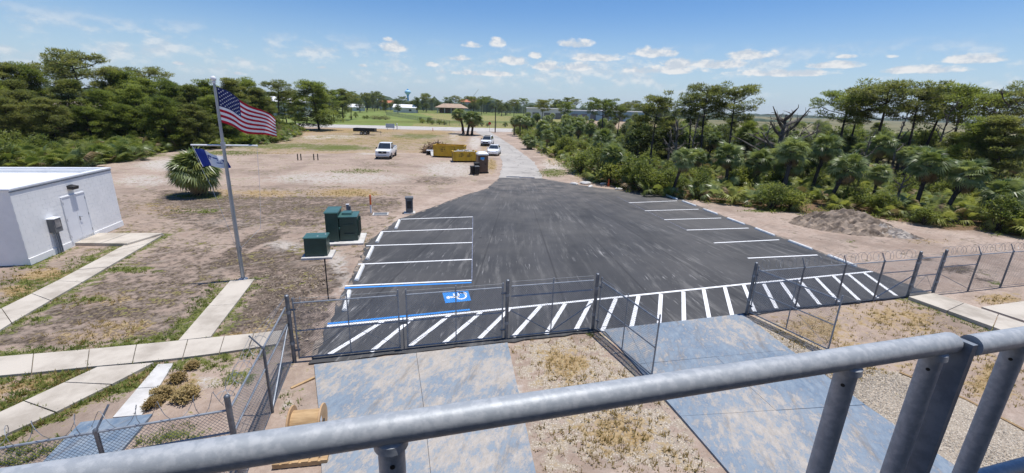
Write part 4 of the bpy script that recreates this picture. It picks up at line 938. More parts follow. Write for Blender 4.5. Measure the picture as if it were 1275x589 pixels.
def car(name, label, loc, rz, P):
    t = thing(name, label, P['cat'], loc, rz, 'white vehicles parked on site')
    b = MB(); loft(b, [section(*s_) for s_ in P['body']]); b.build('body', 'carw', t, True)
    c0_, c1_, c2_, c3_ = P['cab']; zb, zr = P['belt'], P['roof']; wb, wr = P['wb'], P['wr']
    def ring(x, w, z): return [(x, -w, z), (x, w, z)]
    A, Bq = ring(c0_, wb, zb), ring(c1_, wr, zr); Cq, D = ring(c2_, wr, zr), ring(c3_, wb, zb)
    cb = MB(); cb.add(A+Bq+Cq+D, [(0, 2, 3, 1), (2, 4, 5, 3), (4, 6, 7, 5), (0, 6, 4, 2), (1, 3, 5, 7), (0, 1, 7, 6)])
    cab = cb.build('cabin', 'carw', t, bevel=.03)
    def inset(q, f=.07, out=.012):
        q = [Vector(p) for p in q]; c_ = sum(q, Vector())/len(q); nn = (q[1]-q[0]).cross(q[2]-q[0]).normalized()
        if nn.dot(c_-Vector(((c0_+c3_)/2, 0, zb))) < 0: nn = -nn; q = q[::-1]
        return [tuple(p.lerp(c_, f)+nn*out) for p in q]
    MB().poly(inset([A[0], A[1], Bq[1], Bq[0]])).build('windshield', 'glass', cab); MB().poly(inset([D[0], D[1], Cq[1], Cq[0]])).build('rear_window', 'glass', cab)
    for s_ in (0, 1):
        xm = (c1_+c2_)/2; lo, hi = Vector(A[s_]), Vector(D[s_])
        f_ = (A[s_][0]-xm)/(A[s_][0]-D[s_][0]); mb_ = lo.lerp(hi, f_); mt = Vector(Bq[s_]).lerp(Vector(Cq[s_]), .5)
        MB().poly(inset([A[s_], tuple(mb_), tuple(mt), Bq[s_]], .10)).build('side_window', 'glass', cab); MB().poly(inset([tuple(mb_), D[s_], Cq[s_], tuple(mt)], .10)).build('side_window', 'glass', cab)
        sg = -1 if s_ == 0 else 1
        MB().box((c0_-.12, sg*(wb+.12), zb+.12), (.1, .2, .16)).build('mirror', P['mirror'], t, bevel=.02)
        MB().box((P['nose']-.07, sg*P['wb']*.78, P['lamp']), (.16, P['wb']*.42, .13)).build('headlight', 'lens', t, bevel=.02)
        for x in P['wx']:
            wheel(t, x, sg*(P['body'][2][1]-.10), P['wrad'])
    MB().box((P['nose']+.005, 0, P['grz']), (.06, P['wb']*1.15, P['grh'])).build('grille', 'black', t, bevel=.02)
    MB().box((P['nose']+.02, 0, .42), (.10, P['wb']*1.9, .22)).build('bumper', P['bump'], t, bevel=.04)
    MB().box((P['nose']+.045, 0, P['grz']), (.03, .2, .08)).build('badge', 'steel', t, bevel=.01)
    return t
SED = dict(cat='car', body=[(-2.3, .70, .35, .85), (-2.1, .86, .24, .98), (-1.2, .90, .2, .98), (.6, .90, .2, .96), (1.2, .89, .2, .92), (1.9, .84, .22, .80), (2.28, .66, .30, .66)], cab=(1.05, .25, -1.0, -1.85), belt=.93, roof=1.42, wb=.78, wr=.60, wx=(1.42, -1.38), wrad=.32, nose=2.26, lamp=.66, grz=.50, grh=.14, mirror='carw', bump='carw')
SUV = dict(cat='car', body=[(-2.4, .80, .40, 1.05), (-2.3, .92, .30, 1.12), (-1.2, .96, .28, 1.12), (.6, .96, .28, 1.10), (1.3, .95, .28, 1.06), (2.1, .91, .30, 1.0), (2.42, .80, .36, .86)], cab=(1.15, .5, -1.9, -2.3), belt=1.08, roof=1.68, wb=.84, wr=.68, wx=(1.5, -1.45), wrad=.37, nose=2.42, lamp=.86, grz=.72, grh=.24, mirror='black', bump='black')
PUP = dict(cat='pickup truck', body=[(-2.95, .90, .50, 1.15), (-2.9, .98, .46, 1.20), (-1.0, 1.0, .42, 1.20), (.8, 1.0, .42, 1.22), (1.5, .99, .42, 1.22), (2.5, .97, .42, 1.16), (2.82, .90, .46, 1.04)], cab=(1.45, .75, -.75, -1.0), belt=1.2, roof=1.92, wb=.88, wr=.74, wx=(1.85, -1.85), wrad=.40, nose=2.82, lamp=.92, grz=.90, grh=.30, mirror='black', bump='steel')
tk = car('pickup_truck', 'white crew cab pickup truck parked on the open sandy field', (-17.3, 59.6, 0), R(-84), PUP)
m = MB(); m.box((-1.95, 0, 1.205), (1.7, 1.6, .02)); m.build('bed_floor', 'dark', tk)
for sg in (-1, 1): MB().box((-1.95, sg*.93, 1.25), (1.85, .10, .12)).build('bed_rail', 'carw', tk)
MB().box((-2.9, 0, 1.1), (.06, 1.7, .5)).build('tailgate', 'carw', tk)
car('parked_car', 'white sedan parked at the edge of the drive nearest the lot', (-3.15, 67.3, 0), R(-93), SED)
sv = car('parked_car', 'white sport utility car with roof bar parked behind the white sedan', (-5.15, 82.8, 0), R(-95), SUV)
MB().box((.0, 0, 1.74), (.25, 1.1, .10)).build('light_bar', 'dark', sv)

# flatbed trailer
t = thing('trailer', 'low black utility trailer parked on the dry grass near the road', 'trailer', (-33.0, 99.2, 0), R(3))
MB().box((-.3, 0, .78), (4.6, 2.1, .14)).build('deck', 'black', t)
for sg in (-1, 1): MB().box((-.3, sg*1.0, 1.12), (4.6, .06, .55)).build('side_panel', 'black', t)
MB().box((-2.58, 0, 1.12), (.06, 2.0, .55)).build('end_panel', 'black', t); MB().box((1.98, 0, 1.12), (.06, 2.0, .55)).build('end_panel', 'black', t)
MB().tube([(2.0, .7, .72), (3.4, 0, .62), (2.0, -.7, .72)], .05, 6).build('drawbar', 'black', t); MB().tube([(3.1, 0, 0), (3.1, 0, .9)], .04, 6).build('jack', 'steel', t)
for sg in (-1, 1):
    for x in (-.8, .05): wheel(t, x, sg*1.15, .36)
    MB().box((-.37, sg*1.17, .76), (1.7, .26, .04)).build('mudguard', 'black', t)

# ------------------------------------------------------------------ dumpsters, toilet, bins
def dumpster(label, loc, rz, Lx, Wy, Hh, ribs):
    t = thing('dumpster', label, 'dumpster', loc, rz, 'yellow roll-off dumpsters')
    sh = MB(); th = .06; z0 = .18
    sh.box((0, 0, z0+.03), (Lx-.1, Wy-.1, .06)); sh.box((0, -Wy/2, z0+Hh/2), (Lx, th, Hh)); sh.box((0, Wy/2, z0+Hh/2), (Lx, th, Hh)); sh.box((-Lx/2, 0, z0+Hh/2), (th, Wy-th-.002, Hh)); sh.box((Lx/2, 0, z0+Hh/2), (th, Wy-th-.002, Hh))
    sh.build('shell', 'yellow', t)
    for y in (-Wy/2-.02, Wy/2+.02): MB().box((0, y, z0+Hh+.03), (Lx+.12, .14, .09)).build('rim', 'yellow', t)
    for x in (-Lx/2-.02, Lx/2+.02): MB().box((x, 0, z0+Hh+.03), (.13, Wy-.12, .088)).build('rim', 'yellow', t)
    for k in range(ribs):
        x = -Lx/2+.12+k*(Lx-.24)/(ribs-1)
        for y in (-Wy/2-.06, Wy/2+.06): MB().box((x, y, z0+Hh/2-.02), (.09, .07, Hh-.06)).build('rib', 'yellow', t)
    for sg in (-1, 1): MB().box((0, sg*Wy*.3, .13), (Lx+.1, .12, .14)).build('skid', 'dark', t)
    for x in (-Lx*.38, Lx*.38):
        for sg in (-1, 1): MB().tube([(x, sg*Wy*.36-.06, .10), (x, sg*Wy*.36+.06, .10)], .10, 10).build('roller', 'dark', t)
    for k, x in enumerate((-Lx*.18, Lx*.18)):
        lg = MB(); lg.box((x, -Wy/2-.036, z0+Hh*.68), (.62, .012, .10)).box((x-.08, -Wy/2-.036, z0+Hh*.5), (.46, .012, .08)).box((x+.05, -Wy/2-.036, z0+Hh*.84), (.3, .012, .06))
        stuff(lg.build('painted_mark', 'black', t))
    MB().box((-Lx/2-.05, 0, z0+Hh*.45), (.05, .1, Hh*.8)).build('door_bar', 'dark', t)
    return t
t1 = dumpster('larger empty yellow roll-off dumpster behind the filled one', (-9.1, 62.2, 0), R(-3), 4.2, 2.2, 1.40, 7)
t2 = dumpster('smaller yellow roll-off dumpster filled with white rubble', (-6.55, 57.6, 0), R(14), 3.0, 1.9, 1.10, 5)
rb_ = MB()
for k in range(90):
    p = (rng.uniform(-1.35, 1.35), rng.uniform(-.8, .8)); hz = 1.12+.28*(1-(p[0]/1.5)**2)*(1-(p[1]/1)**2)
    s_ = rng.uniform(.12, .30); rb_.box((p[0], p[1], hz+rng.uniform(-.1, .08)), (s_, s_*rng.uniform(.5, 1), s_*rng.uniform(.25, .8)), M=Matrix.Rotation(rng.uniform(0, 6), 3, Vector((rng.random(), rng.random(), rng.random()+.1))))
rb_.box((0, 0, .75), (2.8, 1.7, .7))
t = thing('rubble', 'heap of broken white rubble filling the smaller dumpster', 'rubble', (-6.55, 57.6, 0), R(14)); stuff(rb_.build('chunks', 'concrete_w', t))
t = thing('portable_toilet', 'brown portable toilet with white roof beside the drive', 'portable toilet', (-3.55, 48.2, 0), R(18))
MB().box((0, 0, .08), (1.2, 1.2, .14)).build('base', 'black', t); MB().box((0, 0, 1.05), (1.10, 1.10, 1.85)).build('cabin', 'brown', t, bevel=.03)
d = MB().box((-.02, -.56, 1.02), (.78, .04, 1.66)).build('door', 'brown', t, bevel=.015); MB().box((.26, -.59, 1.0), (.06, .03, .16)).build('handle', 'black', d); MB().box((-.1, -.585, 1.62), (.42, .012, .24)).build('blue_sticker', 'tower_blue', d); MB().box((-.05, -.586, 1.45), (.2, .012, .06)).build('white_sticker', 'whitep', d)
for k in range(4): MB().box((.56, 0, .5+k*.11), (.03, .8, .05)).build('louver', 'brown2', t)
MB().box((.565, .1, 1.62), (.02, .4, .26)).build('white_sticker', 'whitep', t)
m = MB(); m.box((0, 0, 2.04), (1.2, 1.2, .16), taper=.98); m.box((0, 0, 2.20), (1.16, 1.16, .18), taper=.66); m.build('roof', 'whitep', t, bevel=.03)
MB().tube([(.42, .42, 2.1), (.42, .42, 2.42)], .05, 8).build('vent_pipe', 'whitep', t)
def bin_(label, loc, h, s_, lid):
    t = thing('wheeled_bin', label, 'bin', loc, R(18), 'bins beside the portable toilet')
    MB().box((0, 0, h/2+.03), (s_, s_, h-.06), taper=1.12).build('tub', 'black', t, bevel=.02); MB().box((0, .02, h+.03), (s_*1.2, s_*1.25, .07), taper=.9).build('lid', lid, t, bevel=.02)
    for sg in (-1, 1): MB().tube([(sg*s_*.4, s_*.5, .1), (sg*s_*.55, s_*.5, .1)], .1, 10).build('wheel', 'rubber', t)
bin_('taller dark bin standing against the portable toilet door', (-4.05, 47.2, 0), 1.15, .5, 'dark')
bin_('low black bin at the foot of the portable toilet', (-4.45, 46.7, 0), .85, .42, 'black')
bin_('low black bin with grey lid close to the portable toilet', (-3.95, 46.4, 0), .9, .42, 'greyp')
# pile of brush and boards, loading ramp in front
t = thing('debris_pile', 'heap of brown branches and scrap boards behind the steel ramp', 'debris pile', (-11.6, 66.4, 0))
m = MB()
for k in range(420):
    a = rng.uniform(0, 2*PI); q = rng.random()**.6; px, py = 2.2*q*math.cos(a), 1.3*q*math.sin(a); hz = 1.45*(1-q*q)**.7*rng.uniform(.25, 1)+.06
    L = rng.uniform(.5, 1.6); dr = Vector((rng.gauss(0, 1), rng.gauss(0, .8), rng.gauss(0, .45))).normalized()*L/2; c_ = Vector((px, py, hz))
    z_ = min(c_.z-abs(dr.z), 0); c_.z -= z_
    m.tube([tuple(c_-dr), tuple(c_+dr)], rng.uniform(.025, .07), 4)
m.ball((0, 0, 0), (1.9, 1.1, .85), 12); stuff(m.build('branches', 'stick', t))
t = thing('loading_ramp', 'dark steel ramp box with pale sloping plate before the debris pile', 'ramp', (-11.75, 63.6, 0), R(4))
MB().box((0, .35, .62), (1.9, .9, .10)).build('top_plate', 'trim', t); MB().box((-.85, .35, .28), (.16, .86, .57)).build('side_plate', 'dark', t); MB().box((.85, .35, .28), (.16, .86, .57)).build('side_plate', 'dark', t); MB().box((0, .7, .28), (1.5, .1, .56)).build('back_plate', 'dark', t)
MB().add([(-.35, -.1, .56), (.95, -.1, .56), (1.15, -1.0, .04), (-.15, -1.0, .04), (-.35, -.1, .50), (.95, -.1, .50), (1.15, -1.0, 0), (-.15, -1.0, 0)], [(0, 3, 2, 1), (4, 5, 6, 7), (0, 1, 5, 4), (2, 3, 7, 6), (1, 2, 6, 5), (3, 0, 4, 7)]).build('sloping_plate', 'palewall', t)
# stakes on the sand
for i, (x, y) in enumerate(((371, 199.5), (375, 199.5), (391, 199.5), (396, 199.5))):
    p = G(x, y); t = thing('survey_stake', ['leftmost of four short wooden stakes on the sandy field', 'second of four short wooden stakes from the left', 'third of four short wooden stakes from the left', 'rightmost of four short wooden stakes on the sandy field'][i], 'stake', (*p, 0), 0, 'four wooden survey stakes')
    MB().box((0, 0, .35), (.1, .08, .74)).build('shaft', 'bark_dark', t); MB().add([(-.05, -.04, .72), (.05, -.04, .72), (.05, .04, .72), (-.05, .04, .72), (0, 0, .82)], [(0, 1, 4), (1, 2, 4), (2, 3, 4), (3, 0, 4), (3, 2, 1, 0)]).build('tip', 'bark_dark', t)
# markers by the right wood
for i, (x, y, h_, lb) in enumerate(((743.5, 224, 1.05, 'orange and white marker post in the weeds right of the drive'), (757.5, 232, .75, 'orange marker post at the lot edge before the wood'))):
    t = thing('marker_post', lb, 'marker post', (*G(x, y), 0))
    if i == 0: MB().tube([(0, 0, 0), (0, 0, .45)], .055, 8).build('white_sleeve', 'whitep', t); MB().tube([(0, 0, .45), (0, 0, h_)], .065, 8).build('orange_sleeve', 'orange', t)
    else: MB().lathe([(.20, 0), (.20, .03), (.11, .04), (.05, .7)], 12).build('cone', 'orange', t)
for i, (x, y, a) in enumerate(((640, 221, 4), (656, 222, 2))):
    p = G(x, y); t = thing('wheel_stop', ['old pale wheel stop lying left at the mouth of the drive', 'old pale wheel stop lying right at the mouth of the drive'][i], 'wheel stop', (*p, .0), R(a), 'loose wheel stops at the drive'); MB().box((0, 0, .07), (1.7, .16, .12), taper=.9).box((0, 0, .13), (1.2, .06, .02)).build('bar', 'concrete_w', t)
# chunks of limestone at the wood edge
for i, (x, y, s_) in enumerate(((715, 230, .5), (729, 229, .6), (735, 233, .4), (694, 194, .8), (716, 214, .45), (752, 230, .5), (770, 236, .4))):
    m = MB(); m.ball((0, 0, s_*.18), (s_, s_*.6, s_*.35), 8); m.v = [(a*rng.uniform(.75, 1.15), b*rng.uniform(.75, 1.15), max(-.03, c*rng.uniform(.8, 1.1))) for a, b, c in m.v]
    o = m.build('limestone_chunk', 'concrete_w'); o.location = (*G(x, y), 0); o.rotation_euler = (0, 0, rng.uniform(0, 3)); tag(o, 'pale limestone chunk at the edge of the right wood, %s counted from the left' % ['second', 'fourth', 'fifth', 'first', 'third', 'sixth', 'seventh'][i], 'rock', 'limestone chunks at the right wood edge')

# ------------------------------------------------------------------ sand piles
def mound(label, name, c, rx, ry, h, rz, mat, seed, rough=.16):
    g = 34; r_ = random.Random(seed); ph = [(r_.uniform(.8, 4.5), r_.uniform(.8, 4.5), r_.uniform(0, 6)) for _ in range(14)]
    m = MB(); vs = []; fs = []
    for j in range(g+1):
        for i in range(g+1):
            x, y = -1+2*i/g, -1+2*j/g; q = math.sqrt(x*x+y*y); nz_ = sum(math.sin(a*x*2.2+b*y*2.2+p) for a, b, p in ph)/8
            f_ = max(0, 1-q*(1+.12*nz_)); z = h*(f_**.85)*(1+.25*nz_)+rough*f_**.4*nz_*.5*(1 if f_ > 0 else 0) + (r_.uniform(-.15, .15)*(h/1.35)**.5 if f_ > .04 else 0)
            vs.append((x*rx, y*ry, z-.05 if f_ > 0 else -.08))
    for j in range(g):
        for i in range(g): fs.append((j*(g+1)+i, j*(g+1)+i+1, (j+1)*(g+1)+i+1, (j+1)*(g+1)+i))
    m.add(vs, fs); o = m.build(name, mat, None, False); o.location = (*c, 0); o.rotation_euler = (0, 0, rz); return tag(o, label, 'dirt pile')
mound('large mound of grey-brown dirt between sand track and wood', 'dirt_pile', G(1052, 283), 3.4, 2.1, 1.35, R(-18), 'sandpile', 3, .5)
mound('lower pale sand mound to the right of the dirt mound', 'dirt_pile', G(1098, 290), 1.9, 1.1, .62, R(-30), 'sandpale', 9, .35)

mound('thin tail of loose spoil right of the pale sand mound', 'dirt_pile', G(1120, 293), 1.3, .6, .28, R(-35), 'sandpile', 12, .3)
# ------------------------------------------------------------------ far things
# water tower
p = AT(507.5, 110.5, 900); ht = p[2]
t = thing('water_tower', 'bright blue spheroid water tower rising above the far trees', 'water tower', (p[0], p[1], 0))
MB().lathe([(5, 0), (2.2, 3), (1.7, 12), (1.7, ht-14), (2.4, ht-11)], 20).build('shaft', 'tower_blue', t, True)
MB().lathe([(2.3, ht-11.2), (4.2, ht-9.6), (5.8, ht-7.4), (6.1, ht-6.2), (5.6, ht-4.6), (3.8, ht-2.9), (1.8, ht-2.2), (1.2, ht-2.1)], 24).build('tank', 'tower_pale', t, True)
MB().lathe([(1.6, ht-2.3), (1.9, ht-1.2), (1.2, ht-.3)], 14).build('vent_cap', 'tower_blue', t, True)
# tower crane behind the trees
p = AT(596, 111, 1200); q = AT(588, 121, 1200)
t = thing('crane', 'thin slanted crane boom far behind the treeline', 'crane', (q[0], q[1], 0))
MB().tube([(0, 0, 0), (0, 0, q[2])], .8, 4).build('mast', 'palewall', t); MB().tube([(-3, 0, q[2]-5), (p[0]-q[0], 0, p[2])], [.9, .4], 4).build('boom', 'palewall', t)
# pavilion with wide tan roof
gx_, gy_ = G(561, 141.2)
t = thing('pavilion', 'low pavilion with wide tan hipped roof beyond the lawn', 'building', (gx_, gy_+8, 0), R(3))
m = MB(); rw, rd_ = 12.5, 9; m.add([(-rw, -rd_, 4.3), (rw, -rd_, 4.3), (rw, rd_, 4.3), (-rw, rd_, 4.3), (-rw*.55, 0, 7.3), (rw*.55, 0, 7.3), (-rw, -rd_, 3.9), (rw, -rd_, 3.9), (rw, rd_, 3.9), (-rw, rd_, 3.9)], [(0, 1, 5, 4), (1, 2, 5), (2, 3, 4, 5), (3, 0, 4), (6, 7, 1, 0), (7, 8, 2, 1), (8, 9, 3, 2), (9, 6, 0, 3), (9, 8, 7, 6)]); m.build('roof', 'roof_tan', t)
MB().box((0, 1, 1.95), (19, 12, 3.9)).build('wall', 'pavilion_wall', t)
for x in (-10.5, -5, 0, 5, 10.5): MB().box((x, -7.6, 1.95), (.5, .5, 3.9)).build('column', 'palewall', t)
for x in (-6, -2, 3, 7): MB().box((x, -5.05, 1.7), (1.8, .14, 2.0)).build('window', 'glass', t)
# long blue-grey sheds behind the right palms
for i, (x, y, w_, d_, h_, mt, lb) in enumerate(((769, 137.5, 30, 14, 6.0, 'bluegrey', 'long blue-grey shed with pale roof behind the right pines'), (725, 137.5, 20, 12, 5.6, 'bluegrey', 'smaller blue-grey shed left of the long shed'), (680, 135.5, 24, 12, 6.2, 'palewall', 'pale flat shed between the far pines beyond the drive'))):
    a, b, c_ = AT(x, y, 290); t = thing('shed', lb, 'building', (a, 290, 0), R(4)); MB().box((0, 0, h_/2), (w_, d_, h_)).build('wall', mt, t); MB().box((0, 0, h_+.25), (w_+.8, d_+.8, .5), taper=.97).build('roof', 'palewall', t)
    for k in range(3): MB().box((-w_*.3+k*w_*.3, -d_/2-.04, 1.9), (4, .12, 3.8)).build('roll_door', 'greyp', t)
# small houses in the treeline
for i, (x, y, w_, mt, lb) in enumerate(((505, 131.5, 16, 'palewall', 'white low house among the far trees left of the pavilion'), (443, 131, 10, 'palewall', 'small pale house in the trees above the far lawn'), (482, 126.5, 12, 'tile_red', 'orange-roofed house top behind the far trees'), (583, 125.5, 14, 'tile_red', 'red-roofed house top behind the trees beside the crane'), (358, 122, 16, 'palewall', 'white roofed house glimpsed behind the left pines'))):
    D = 330 if y > 130 else (420 if i < 4 else 190); a, b, c_ = AT(x, y-1.5, D); c_ = max(c_, 4.5)
    t = thing('house', lb, 'house', (a, D, 0), R(2)); hw = c_-2.2; MB().box((0, 0, hw/2), (w_, 8, hw)).build('wall', 'palewall', t)
    MB().add([(-w_/2-.5, -4.6, hw), (w_/2+.5, -4.6, hw), (w_/2+.5, 4.6, hw), (-w_/2-.5, 4.6, hw), (-w_/2-.5, 0, c_), (w_/2+.5, 0, c_)], [(0, 1, 5, 4), (2, 3, 4, 5), (3, 0, 4), (1, 2, 5), (3, 2, 1, 0)]).build('roof', 'roofw' if mt == 'palewall' else mt, t)
    for k in (-.25, .25): MB().box((w_*k, -4.02, hw*.5), (1.8, .1, 1.3)).build('window', 'glass', t)
# street furniture along the cross road
a = G(616.5, 165); t = thing('utility_pole', 'tall thin utility pole beside the drive mouth', 'utility pole', (*a, 0)); hp = AT(616.5, 133, a[1])[2]
MB().tube([(0, 0, 0), (0, 0, hp)], [.16, .11], 8).build('shaft', 'bark_dark', t); MB().box((0, 0, hp-.3), (1.6, .1, .12)).build('crossarm', 'bark_dark', t)
a = G(609.5, 164.5); t = thing('street_sign', 'small red sign on a post at the end of the drive', 'sign', (*a, 0)); MB().tube([(0, 0, 0), (0, 0, 2.2)], .05, 6).build('post', 'steel', t)
MB().lathe([(.42, -.015), (.42, .015)], 8, (0, -.08, 2.35), Matrix.Rotation(PI/2, 3, 'X')).build('sign_plate', 'red', t)
a = G(486, 161.7); t = thing('notice_board', 'wide pale blue notice board on two legs by the road', 'sign', (*a, 0), R(2)); MB().box((0, 0, 1.05), (2.3, .08, 1.0)).build('panel', 'sign_blue', t)
for sx in (-.8, .8): MB().box((sx, .08, .6), (.12, .08, 1.2)).build('leg', 'whitep', t)
MB().box((0, -.01, 1.58), (2.4, .1, .07)).box((0, -.01, .52), (2.4, .1, .07)).build('frame', 'whitep', t)
a = G(494.5, 161.5); t = thing('white_post', 'white post standing right of the notice board', 'post', (*a, 0)); MB().tube([(0, 0, 0), (0, 0, 1.5)], .14, 8).build('shaft', 'whitep', t); MB().ball((0, 0, 1.55), .17, 8).build('cap', 'whitep', t)
for i, x in enumerate((539, 575)): a = G(x, 163.3); t = thing('marker_post', ['small orange road marker left of the roadside palm', 'small orange road marker just beside the roadside palm'][i], 'marker post', (*a, 0)); MB().tube([(0, 0, 0), (0, 0, .9)], .08, 6).build('shaft', 'orange', t); MB().ball((0, 0, .9), .09, 6).build('cap', 'whitep', t)
# mesh fence across the lawn
fp = [Vector(G(481, 143.5)), Vector(G(560, 156.8)), Vector(G(640, 158.5))]
t = thing('lawn_fence', 'long grey wire fence crossing the far lawn diagonally', 'fence', (*fp[0], 0), 0, None, True)
for a, b in zip(fp[:-1], fp[1:]):
    n = int((b-a).length/3.0)
    for k in range(n+1): q = a.lerp(b, k/n); MB().tube([v3(q, 0), v3(q, 1.8)], .05, 5).build('post', 'galv_d', t)
    pipe(t, 'top_rail', v3(a, 1.75), v3(b, 1.75), .03, 'galv_d', 5); m = MB(); chain(m, a, b, .05, 1.75, .5, .012); stuff(m.build('wire_mesh', 'galv_d', t))

# ------------------------------------------------------------------ vegetation
def unit(a): return a/np.maximum(np.linalg.norm(a, axis=-1, keepdims=True), 1e-6)
def trimesh(name, V, mats, mi=None):
    n = len(V)//3; me = bpy.data.meshes.new(name); me.vertices.add(3*n); me.vertices.foreach_set('co', V.astype(np.float32).ravel())
    me.loops.add(3*n); me.loops.foreach_set('vertex_index', np.arange(3*n)); me.polygons.add(n)
    me.polygons.foreach_set('loop_start', np.arange(n)*3); me.polygons.foreach_set('loop_total', np.full(n, 3))
    for mm in mats: me.materials.append(MT[mm])
    if mi is not None: me.polygons.foreach_set('material_index', mi)
    me.update(calc_edges=True); return me
def clump(rs, c, r, n, L, w, upb=.45, shell=.55, flat=.55):
    d = unit(rs.normal(size=(n, 3))); q = shell+(1-shell)*rs.random((n, 1))
    p = np.array(c)+d*q*np.array(r)
    t = unit(d*np.array([.9, .9, .5])+rs.normal(size=(n, 3))*np.array([.6, .6, .4])+np.array([0, 0, upb*.5])); s_ = unit(np.cross(t, np.array([0, 0, 1.])*flat*2.2+rs.normal(size=(n, 3))*(1-flat)))
    l = L*rs.uniform(.6, 1.3, (n, 1)); ww = w*rs.uniform(.7, 1.3, (n, 1))
    return np.stack([p-s_*ww, p+s_*ww, p+t*l], 1).reshape(-1, 3)
def pine(seed, kind, leaf='pine'):
    """kinds: umbrella (bare stem, spreading flat head), full (foliage most of the way), dense (round, to the ground), sparse"""
    rs = np.random.default_rng(seed); r_ = random.Random(seed); Ht = 10.0
    tr = MB(); lean = r_.uniform(-.5, .5), r_.uniform(-.5, .5)
    def stem(z): f_ = z/Ht; return np.array([lean[0]*f_+.25*math.sin(3*f_+seed), lean[1]*f_+.2*math.cos(2.5*f_+seed), z])
    zs = [0, .5, 2, 4, 6, 8, 9.2]
    tr.tube([tuple(stem(z)) for z in zs], [.24, .18, .155, .13, .10, .065, .03], 7)
    spec = dict(umbrella=(5.6, 9.4, 15, 3.3), full=(1.7, 9.5, 30, 3.0), dense=(.9, 9.4, 46, 3.6), sparse=(5.4, 9.5, 15, 2.5))[kind]
    zlo, zhi, nb, rad = spec; P = []
    for k in range(nb):
        f_ = (k+.5)/nb; z = zlo+(zhi-zlo)*f_**(.75 if kind in ('umbrella', 'sparse') else .95)
        a = k*2.4+r_.uniform(-.5, .5)
        if kind in ('umbrella', 'sparse'): ll = rad*(1-.75*abs(f_-.45)**1.3)*r_.uniform(.65, 1.1)
        elif kind == 'full': ll = rad*(1.0-.75*f_**1.6)*r_.uniform(.6, 1.1)
        else: ll = rad*math.sqrt(max(.04, 1-(f_*1.05-.22)**2*1.35))*r_.uniform(.7, 1.05)
        rise = r_.uniform(.15, .55)*ll*(.8 if kind != 'dense' else .3)
        b0 = stem(z); d = np.array([math.cos(a), math.sin(a), 0])
        p1 = b0+d*ll*.5+np.array([0, 0, rise*.3]); p2 = b0+d*ll+np.array([0, 0, rise])
        tr.tube([tuple(b0), tuple(p1), tuple(p2)], [.06, .04, .015], 4, False)
        nsub = 3 if kind != 'dense' else 4
        for s_ in range(nsub):
            c = p1+(p2-p1)*(s_/(nsub-1)*1.05)+rs.normal(size=3)*np.array([.35, .35, .18])
            rr_ = r_.uniform(.55, .95)*(1.0 if kind != 'sparse' else .8)
            if kind == 'dense': rr_ *= 1.15
            P.append(clump(rs, c, (rr_, rr_, rr_*.40), (150 if kind in ('full', 'dense') else 105), .30, .050))
            if s_ and kind != 'dense':
                side = np.array([-d[1], d[0], 0])*r_.choice((-1, 1))*r_.uniform(.4, .9); c2 = c+side; tr.tube([tuple(p1), tuple(c2)], [.025, .01], 3, False)
                P.append(clump(rs, c2, (rr_*.75, rr_*.75, rr_*.4), 80, .28, .048))
    top = stem(9.3)
    for k in range(5): P.append(clump(rs, top+rs.normal(size=3)*np.array([.55, .55, .18]), (.7, .7, .35), 110, .28, .048))
    return dict(trunk=tr.mesh('trunk', 'bark_dark'), crown=trimesh('crown', np.concatenate(P), [leaf]))
def broad(seed, leaf='far_leaf', Ht=9.0, rad=3.6, n=2600):
    rs = np.random.default_rng(seed); tr = MB(); tr.tube([(0, 0, 0), (.1, 0, 2), (.1, .1, 4.5)], [.35, .25, .15], 6); P = []
    for k in range(17):
        a = k*2.4; q = math.sqrt((k+.5)/17); c = np.array([rad*.75*q*math.cos(a), rad*.75*q*math.sin(a), Ht*(.78-.38*q*q)+rs.normal()*.5])
        tr.tube([(.1, .1, 3), tuple(c)], [.12, .03], 4, False); P.append(clump(rs, c, (1.5, 1.5, 1.15), n//17, .38, .14, .2, .5))
    return dict(trunk=tr.mesh('trunk', 'bark'), crown=trimesh('crown', np.concatenate(P), [leaf]))
def frond_tris(rs, Rf=.62, pet=.6, nseg=19, droop=.30):
    """one fan leaf: base at the origin, growing along +x"""
    V = []; wp = .018
    V += [(0, -wp, 0), (0, wp, 0), (pet, 0, .02), (0, -wp, -.02), (pet, 0, .02), (0, wp, -.02)]
    for k in range(nseg):
        a = R(-118)+R(236)*k/(nseg-1); l = Rf*(1-.28*(abs(a)/R(118))**2)*rs.uniform(.88, 1.08); ca, sa = math.cos(a), math.sin(a)
        dr = droop*(.5+.5*abs(a)/R(118))*rs.uniform(.7, 1.3); hw = l*.066
        b = np.array([pet, 0, .02]); mid = b+np.array([ca, sa, 0])*l*.52+np.array([0, 0, .03]); tip = b+np.array([ca*.95, sa*.95, 0])*l+np.array([0, 0, -dr*l]); sd_ = np.array([-sa, ca, 0])*hw
        V += [b, mid-sd_, mid+sd_, mid-sd_, tip, mid+sd_]
    return np.array(V, float)
def orient(V, az_, el_, roll=0, off=(0, 0, 0), s=1.0):
    M = Matrix.Rotation(az_, 3, 'Z') @ Matrix.Rotation(-el_, 3, 'Y') @ Matrix.Rotation(roll, 3, 'X')
    return (V*s) @ np.array(M).T + np.array(off)
def palm_fronds(seed, n=34, s=1.0, low=-.75):
    """placements (azimuth, elevation, roll, scale) of the fronds of one crown"""
    r_ = random.Random(seed); out = []
    for k in range(n):
        f_ = (k+.5)/n; el_ = 1.35-(1.35-low)*f_**.9; out.append((k*2.39996+r_.uniform(-.25, .25), el_+r_.uniform(-.15, .15), r_.uniform(-.5, .5), s*r_.uniform(.85, 1.12)))
    return out
FROND = [frond_tris(np.random.default_rng(k), droop=.30+.17*k) for k in range(4)]
